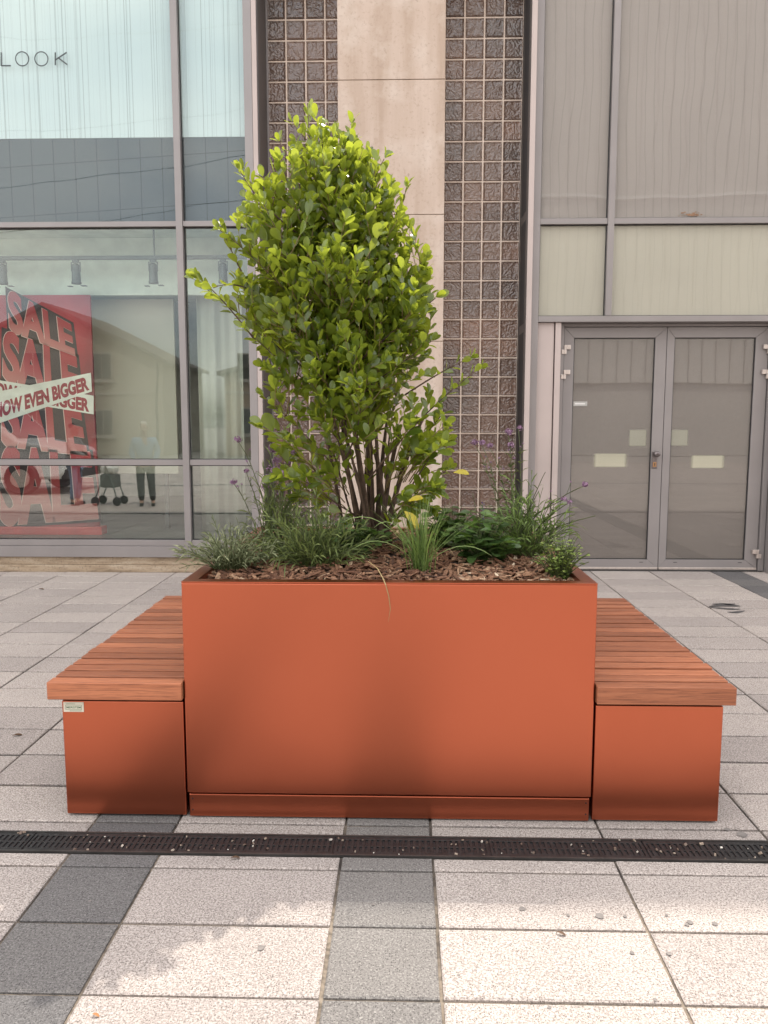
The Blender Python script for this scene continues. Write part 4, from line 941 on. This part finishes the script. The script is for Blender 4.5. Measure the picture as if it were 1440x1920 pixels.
q = MB(); q.box(x0, x1, 8.2, 8.24, zb, zt); q.build('board', M_BEIGE, db, bevel=.004)
q = MB()
for x in (x0+.15, x1-.15): q.box(x-.02, x+.02, 8.241, 8.28, .286, zt-.2)
q.build('support', M_SPOT, db)
cu_ = MB(); x0, x1 = at(372, 700, 8.1).x, at(456, 700, 8.1).x; N_ = 60; zt = at(400, 552, 8.1).z
for k in range(N_):
    xa_, xb_ = x0+(x1-x0)*k/N_, x0+(x1-x0)*(k+1)/N_; fy = lambda x: 8.1+.02*math.sin((x-x0)*26)+.012*math.sin((x-x0)*61)
    cu_.quad((xa_, fy(xa_), .2865), (xb_, fy(xb_), .2865), (xb_, fy(xb_), zt), (xa_, fy(xa_), zt))
o = cu_.build('curtain', M_CURT, smooth=True); so_ = o.modifiers.new('thick', 'SOLIDIFY'); so_.thickness = .004; tag(o, 'pale beige cloth hanging behind the narrow right shop pane', 'curtain')
# ------------------------------------------------------------------ sale poster
YP = 7.75; ps = thing('sale_poster', 'tall red sale poster with two crossed cream bands in the shop window', 'poster', (-3.7, YP, .29))
xr, zt = at(178, 780, YP).x, at(100, 553, YP).z
q = MB(); q.box(-4.28, xr, YP, YP+.03, .37, zt); q.build('board', M_PRED, ps, bevel=.002)
q = MB(); q.box(-4.30, xr+.03, YP-.03, YP+.12, .2865, .368); q.build('base', M_PBASE, ps, bevel=.006)
def warp(TL, TR, BR, BL, dy):
    P = [at(*p, YP) for p in (TL, TR, BR, BL)]
    def fn(u, v):
        p = (P[3]*(1-u)+P[2]*u)*(1-v)+(P[0]*(1-u)+P[1]*u)*v
        return (p.x, YP-dy, p.z)
    return fn
rows = [((14, 540), (134, 608), (142, 668), (18, 622)), ((7, 616), (144, 668), (153, 760), (5, 713)), ((4, 712), (152, 768), (165, 856), (3, 838)), ((2, 834), (170, 846), (186, 974), (0, 988))]
dk, rim_, ml = MB(), MB(), MB()
for r_ in rows:
    P = [Vector(p) for p in r_]
    gro = [(P[0]+Vector((-4, -3))), P[1]+Vector((4, -3)), P[2]+Vector((5, 4)), P[3]+Vector((-4, 4))]
    A, B, C_, D = [at(*p, YP) for p in gro]; dk.quad((D.x, YP-.0015, D.z), (C_.x, YP-.0015, C_.z), (B.x, YP-.0015, B.z), (A.x, YP-.0015, A.z))
    put_text(rim_, 'SALE', warp(*[tuple(p) for p in (P[0]+Vector((-1.2, -1)), P[1]+Vector((-1.2, -1)), P[2]+Vector((-1.2, 1)), P[3]+Vector((-1.2, 1)))], .0030), .048)
    put_text(ml, 'SALE', warp(*r_, .0045), .045, lambda v: v)
dk.build('letter_shadow', M_PDARK, ps); rim_.build('letter_outline', M_PRIM, ps); ml.build('sale_lettering', M_PLET, ps)
# two crossed cream bands with their lettering
for k, (bq, tq) in enumerate((([(-60, 742), (171, 733-34+0), (173, 734), (-60, 806)], [(-9, 756.5), (164, 705.5), (169, 731.5), (-9, 786)]), ([(-60, 706), (176, 742), (176, 777), (-60, 741)], [(-24, 713.5), (168, 747.5), (168, 773), (-24, 739)]))):
    dy = .010-.0035*k; P = [at(*p, YP) for p in bq]; q = MB(); a_ = [q.vert((max(-4.27, p.x), YP-dy, p.z)) for p in P]; b2 = [q.vert((max(-4.27, p.x), YP-dy+.002, p.z)) for p in P]
    q.face(a_[::-1]); q.face(b2)
    for w in range(4): q.face((a_[w], a_[(w+1) % 4], b2[(w+1) % 4], b2[w]))
    bnd = q.build('band', M_PBAND, ps); q = MB(); put_text(q, 'NOW EVEN BIGGER', warp(*tq, dy+.0012), .055); q.build('band_lettering', M_PWORD, bnd)

# ================================================================== across the square (seen mirrored in the glass)
M_REND = plain('cream_render', (.34, .30, .245), .8, 0, .06, .8); M_REND2 = plain('buff_brick', (.36, .27, .20), .85, 0, .12, 1.5); M_TILE = plain('grey_roof_tile', (.13, .115, .11), .8, 0, .2, 3)
M_WIN = plain('dark_window_glass', (.06, .07, .08), .1); M_WFR = plain('grey_window_frame', (.42, .39, .35), .5); M_WHT = plain('white_paint', (.75, .75, .74), .5)
def house(x, w, h, rh, mat, lab):
    t_ = thing('house', lab, 'house', (x, -21, 0), 'houses across the square')
    q = MB(); q.prism([(x-w/2, 0), (x+w/2, 0), (x+w/2, h), (x, h+rh), (x-w/2, h)], -28, -21); q.build('wall', mat, t_)
    q = MB()
    for s_ in (-1, 1): 
        P = [(x, h+rh+.02), (x+s_*(w/2+.3), h-.25*rh/(w/2)+.02), (x+s_*(w/2+.3), h-.25*rh/(w/2)+.2), (x, h+rh+.2)]
        if s_ > 0: P = P[::-1]
        q.prism(P, -28.3, -20.7)
    q.build('roof', M_TILE, t_)
    for zc in (1.5, 4.0):
        for dx in (-.34, -.06, .24):
            f_ = bpart('window', M_WFR, x+dx*w-.5, x+dx*w+.5, -20.995, -20.93, zc-.62, zc+.62, t_)
            for a in (-.44, .03): bpart('window_pane', M_WIN, x+dx*w+a, x+dx*w+a+.41, -20.925, -20.915, zc-.55, zc+.55, f_)
            bpart('sill', M_WFR, x+dx*w-.58, x+dx*w+.58, -20.99, -20.86, zc-.72, zc-.625, t_)
    bpart('string_course', M_WFR, x-w/2, x+w/2, -20.995, -20.95, 2.75, 2.85, t_)
    q = MB(); q.tube([(x+w/2-.25, -20.92, 0), (x+w/2-.25, -20.92, h)], .05, 8); q.build('downpipe', M_GASKET, t_)
for x, w, h, rh, mm, lab in ((-16.3, 10.6, 4.15, 2.55, M_REND, 'cream rendered gabled house across the square behind the parked van'), (-4.4, 7.5, 3.6, 1.0, M_REND2, 'low buff brick gabled house next to the cream one across the square'), (-27.2, 9, 5.0, 2.4, M_REND2, 'buff brick gabled house farthest left across the square')): house(x, w, h, rh, mm, lab)
# clad building on the right-hand side of the square
cb = thing('clad_building', 'pale grey building clad in tall vertical metal sheets across the square from the doors', 'building', (12, -20, 0))
bpart('wall', plain('pale_metal_sheet', (.50, .475, .45), .5, .0, .05, .4), 2.2, 26, -28, -20, 3.2, 24, cb); bpart('ground_floor', plain('pale_ground_floor', (.40, .375, .355), .6), 2.2, 26, -28, -20.2, 0, 3.197, cb)
q = MB(); x = 2.6
while x < 26: q.box(x-.022, x+.022, -19.999, -19.95, 3.2, 24); x += .62
q.build('standing_seam', plain('seam_metal', (.36, .34, .325), .5), cb)
bpart('ledge', M_WHT, 2.2, 26, -19.93, -19.80, 11.0, 11.12, cb)
# overhead cables
for k, (p0, p1, sag) in enumerate((((-2, 332), (345, 284), .10), ((-2, 418), (345, 372), .08), ((-2, 222), (345, 190), .12), ((-2, 22), (345, 6), .2))):
    A, B = at(*p0, 17.5), at(*p1, 17.5); A.y = B.y = 14.54-17.5; d = B-A; A, B = A-d*1.2, B+d*1.2
    P = [A.lerp(B, u/24)-Vector((0, 0, sag*4*(u/24)*(1-u/24)*3)) for u in range(25)]; q = MB(); q.tube(P, .008, 5); tag(q.build('overhead_cable', M_GASKET), ('lower black cable strung across the square', 'lowest black cable strung across the square', 'upper black cable strung across the square', 'highest black cable strung across the square')[k], 'cable', 'cables over the square')
#PEOPLE#
# ================================================================== people and the van (outside the frame, mirrored in the shop glass)
def skin_mesh(name, joints, bones, mat, parent=None, sub=1, root=0):
    bm = bmesh.new(); lay = bm.verts.layers.skin.verify(); vs = []
    for k, (p, r) in enumerate(joints):
        v = bm.verts.new(p); v[lay].radius = (r, r) if not hasattr(r, '__len__') else r; v[lay].use_root = (k == root); vs.append(v)
    for a, b_ in bones: bm.edges.new((vs[a], vs[b_]))
    me = bpy.data.meshes.new(name); bm.to_mesh(me); bm.free(); me.materials.append(mat)
    o = bpy.data.objects.new(name, me); COL.objects.link(o)
    sk = o.modifiers.new('skin', 'SKIN'); sk.use_smooth_shade = True; sb = o.modifiers.new('subdiv', 'SUBSURF'); sb.levels = sub; sb.render_levels = sub
    if parent: attach(o, parent)
    return o
M_SKIN = plain('skin', (.42, .25, .18), .6); M_GREYH = plain('white_hair', (.62, .60, .57), .8); M_DARKH = plain('dark_hair', (.04, .03, .025), .7)
def person(loc, face, label, top, legs, hair, arms, h=1.0):
    """face: unit (x, y) the person looks along; arms: 'down' or 'push'"""
    f = Vector((face[0], face[1], 0)).normalized(); r = f.cross(Vector((0, 0, 1))); L0 = Vector(loc)
    def P(side, fwd, z): return tuple(L0+(r*side+f*fwd+Vector((0, 0, z)))*h)
    t_ = thing('person', label, 'person', loc)
    J = [(P(0, 0, .86), (.145*h, .11*h)), (P(0, .0, 1.02), (.13*h, .10*h)), (P(0, .01, 1.22), (.155*h, .105*h)), (P(0, 0, 1.36), (.07*h, .06*h)), (P(0, .015, 1.43), .055*h), (P(0, .03, 1.50), (.072*h, .085*h)), (P(0, .025, 1.59), (.076*h, .092*h)), (P(0, .02, 1.645), .055*h), (P(0, .125, 1.53), .016*h)]
    B = [(0, 1), (1, 2), (2, 3), (3, 4), (4, 5), (5, 6), (6, 7), (5, 8)]
    Hn = []
    for s_ in (-1, 1):
        n0 = len(J)
        if arms == 'push': A = [(.19, .01, 1.33, .056), (.235, .10, 1.10, .045), (.21, .36, .98, .034), (.20, .45, .96, .030)]
        else: A = [(.19, 0, 1.33, .058), (.255, -.03, 1.08, .046), (.19, .12, .90, .034), (.16, .17, .85, .030)]
        for a in A: J.append((P(s_*a[0], a[1], a[2]), a[3]*h))
        B += [(2, n0), (n0, n0+1), (n0+1, n0+2), (n0+2, n0+3)]
        w_ = n0+3; e = A[-1]
        for q, (df, l) in enumerate(((-.024, .055), (-.008, .065), (.008, .062), (.024, .05))):
            J.append((P(s_*e[0]+df, e[1]+l*.55, e[2]-.03), .009*h)); J.append((P(s_*e[0]+df, e[1]+l*.7, e[2]-.06), .0075*h)); B += [(w_, len(J)-2), (len(J)-2, len(J)-1)]
        J.append((P(s_*e[0]-s_*.045, e[1]+.02, e[2]-.01), .009*h)); B.append((w_, len(J)-1))
        n0 = len(J)
        for a in ((.095, 0, .80, .088), (.105, .03, .47, .062), (.11, -.02, .09, .042), (.115, .10, .035, .034)): J.append((P(s_*a[0], a[1], a[2]), a[3]*h))
        B += [(0, n0), (n0, n0+1), (n0+1, n0+2), (n0+2, n0+3)]
    skin_mesh('body', J, B, M_SKIN, t_)
    # clothing, slightly larger than the body
    J = [(P(0, 0, .80), (.165*h, .13*h)), (P(0, .01, 1.02), (.16*h, .13*h)), (P(0, .01, 1.22), (.175*h, .125*h)), (P(0, 0, 1.375), (.075*h, .07*h))]; B = [(0, 1), (1, 2), (2, 3)]
    for s_ in (-1, 1):
        n0 = len(J)
        A = [(.19, .01, 1.325, .072), (.235, .10, 1.10, .062), (.21, .34, .985, .046)] if arms == 'push' else [(.19, 0, 1.325, .075), (.255, -.03, 1.08, .066), (.195, .11, .915, .048)]
        for a in A: J.append((P(s_*a[0], a[1], a[2]), a[3]*h))
        B += [(2, n0), (n0, n0+1), (n0+1, n0+2)]
    skin_mesh('jacket', J, B, top, t_)
    J = [(P(0, 0, .88), (.16*h, .125*h))]; B = []
    for s_ in (-1, 1):
        n0 = len(J)
        for a in ((.095, 0, .78, .105), (.105, .03, .47, .080), (.11, -.01, .10, .066)): J.append((P(s_*a[0], a[1], a[2]), a[3]*h))
        B += [(0, n0), (n0, n0+1), (n0+1, n0+2)]
    skin_mesh('trousers', J, B, legs, t_)
    for s_ in (-1, 1):
        skin_mesh('shoe', [(P(s_*.11, -.05, .045), .045*h), (P(s_*.112, .06, .04), .046*h), (P(s_*.115, .15, .032), .032*h)], [(0, 1), (1, 2)], M_GASKET, t_)
    skin_mesh('hair', [(P(0, -.03, 1.56), (.085*h, .075*h)), (P(0, -.02, 1.64), (.088*h, .085*h)), (P(0, .05, 1.672), (.066*h, .04*h))], [(0, 1), (1, 2)], hair, t_)
    q = MB()
    for s_ in (-1, 1): q.lathe([(0, -.008), (.008, -.004), (.009, 0), (.006, .005), (0, .006)], P(s_*.032, .112, 1.575), 8)
    q.build('eye', M_GASKET, t_); q = MB(); a, b_ = P(-.028, .112, 1.475), P(.028, .112, 1.475); q.tube([a, b_], .005, 5); q.build('mouth', plain('lip', (.30, .10, .09), .6), t_)
    for s_ in (-1, 1): q = MB(); q.lathe([(0, -.03), (.014, -.02), (.017, 0), (.012, .025), (0, .03)], P(s_*.088, .01, 1.55), 8); q.build('ear', M_SKIN, t_)
    return t_
person((-4.45, 1.25, 0), (.25, 1), 'elderly person with white hair in a light blue zipped jacket and dark trousers', plain('light_blue_jacket', (.20, .36, .55), .7), plain('dark_trousers', (.03, .03, .035), .8), M_GREYH, 'down', .86)
person((-5.75, 1.15, 0), (1, .05), 'person in a white top and blue jeans pushing a wheeled walker', plain('white_top', (.62, .58, .56), .7), plain('blue_jeans', (.16, .22, .32), .8), M_DARKH, 'push', .85)
wk = thing('wheeled_walker', 'dark four wheeled walking frame with a bag and a seat', 'walker', (-5.05, 1.15, 0)); wx = -5.22
q = MB()
for y in (.98, 1.32): q.tube([(wx-.10, y, .86), (wx+.02, y, .84), (wx+.16, y, .5), (wx+.26, y, .12)], .013, 6); q.tube([(wx+.10, y, .62), (wx-.02, y, .35), (wx-.12, y, .12)], .012, 6)
q.build('frame', M_SPOT, wk); q = MB(); q.box(wx-.04, wx+.24, 1.0, 1.30, .30, .54); q.build('bag', plain('dark_bag', (.045, .04, .04), .8), wk, bevel=.04, seg=3); q = MB(); q.box(wx-.03, wx+.22, 1.02, 1.28, .56, .66); q.build('folded_coat', plain('pale_coat', (.5, .5, .5), .9), wk, bevel=.03, seg=3)
for y in (.98, 1.32):
    for x in (wx-.12, wx+.26): q = MB(); q.lathe([(.045, -.014), (.072, -.012), (.076, 0), (.072, .012), (.045, .014)], (x, y, .077), 20, 'y'); q.build('wheel', M_GASKET, wk)
# white van
vn = thing('parked_van', 'white van parked at the left side of the square', 'van', (-9.3, -1.6, 0)); M_VW = plain('white_van_paint', (.80, .80, .80), .25, 0, .01); VX = -6.75; y0, y1 = -2.5, -.7
prof = [(-4.6, .30), (-.10, .30), (0, .42), (0, .78), (-.12, .92), (-.95, 1.08), (-1.75, 1.82), (-2.1, 1.92), (-4.5, 1.92), (-4.62, 1.75)]
q = MB(); q.prism([(VX+x, z) for x, z in prof], y0, y1); q.build('body', M_VW, vn, bevel=.08, seg=4)
for yy, s_ in ((y0, -1), (y1, 1)):
    q = MB(); pp = [(-1.22, 1.12), (-1.88, 1.74), (-2.55, 1.74), (-2.55, 1.12)]; q.prism([(VX+x, z) for x, z in pp], min(yy, yy+s_*.006), max(yy, yy+s_*.006)); q.build('side_window', M_WIN, vn)
    for x in (-.85, -3.75):
        q = MB(); q.lathe([(.12, -.02), (.20, -.05), (.31, -.11), (.33, -.02), (.33, .08), (.30, .11), (.12, .06)], (VX+x, yy-s_*.02, .33), 28, 'y'); wh = q.build('wheel', M_GASKET, vn, smooth=False); q = MB(); q.lathe([(.0, -.001), (.17, 0), (.185, .01), (.185, .02)] if s_ > 0 else [(.185, -.02), (.185, -.01), (.17, 0), (0, .001)], (VX+x, yy+s_*.09, .33), 20, 'y'); q.build('hub_cap', M_STEEL, wh)
q = MB(); a = [(VX-.985, y0+.14, 1.125), (VX-.985, y1-.14, 1.125), (VX-1.70, y1-.2, 1.79), (VX-1.70, y0+.2, 1.79)]; nrm_ = Vector((.72, 0, .70))*.012; lo = [q.vert(Vector(p)-nrm_) for p in a]; hi = [q.vert(Vector(p)+nrm_) for p in a]; q.face(hi); q.face(lo[::-1])
for k in range(4): q.face((lo[k], lo[(k+1) % 4], hi[(k+1) % 4], hi[k]))
q.build('windscreen', M_WIN, vn)
for y in (y0+.06, y1-.40): q = MB(); q.box(VX-.16, VX-.002+.012, y, y+.34, .66, .82); q.build('headlight', plain('headlight_glass', (.5, .5, .5), .1), vn, bevel=.03, seg=3)
q = MB(); q.box(VX-.1, VX+.05, y0+.03, y1-.03, .30, .50); q.build('bumper', M_GASKET, vn, bevel=.03, seg=3); q = MB(); q.box(VX-.05, VX+.014, y0+.5, y1-.5, .60, .74); q.build('grille', M_GASKET, vn, bevel=.01)
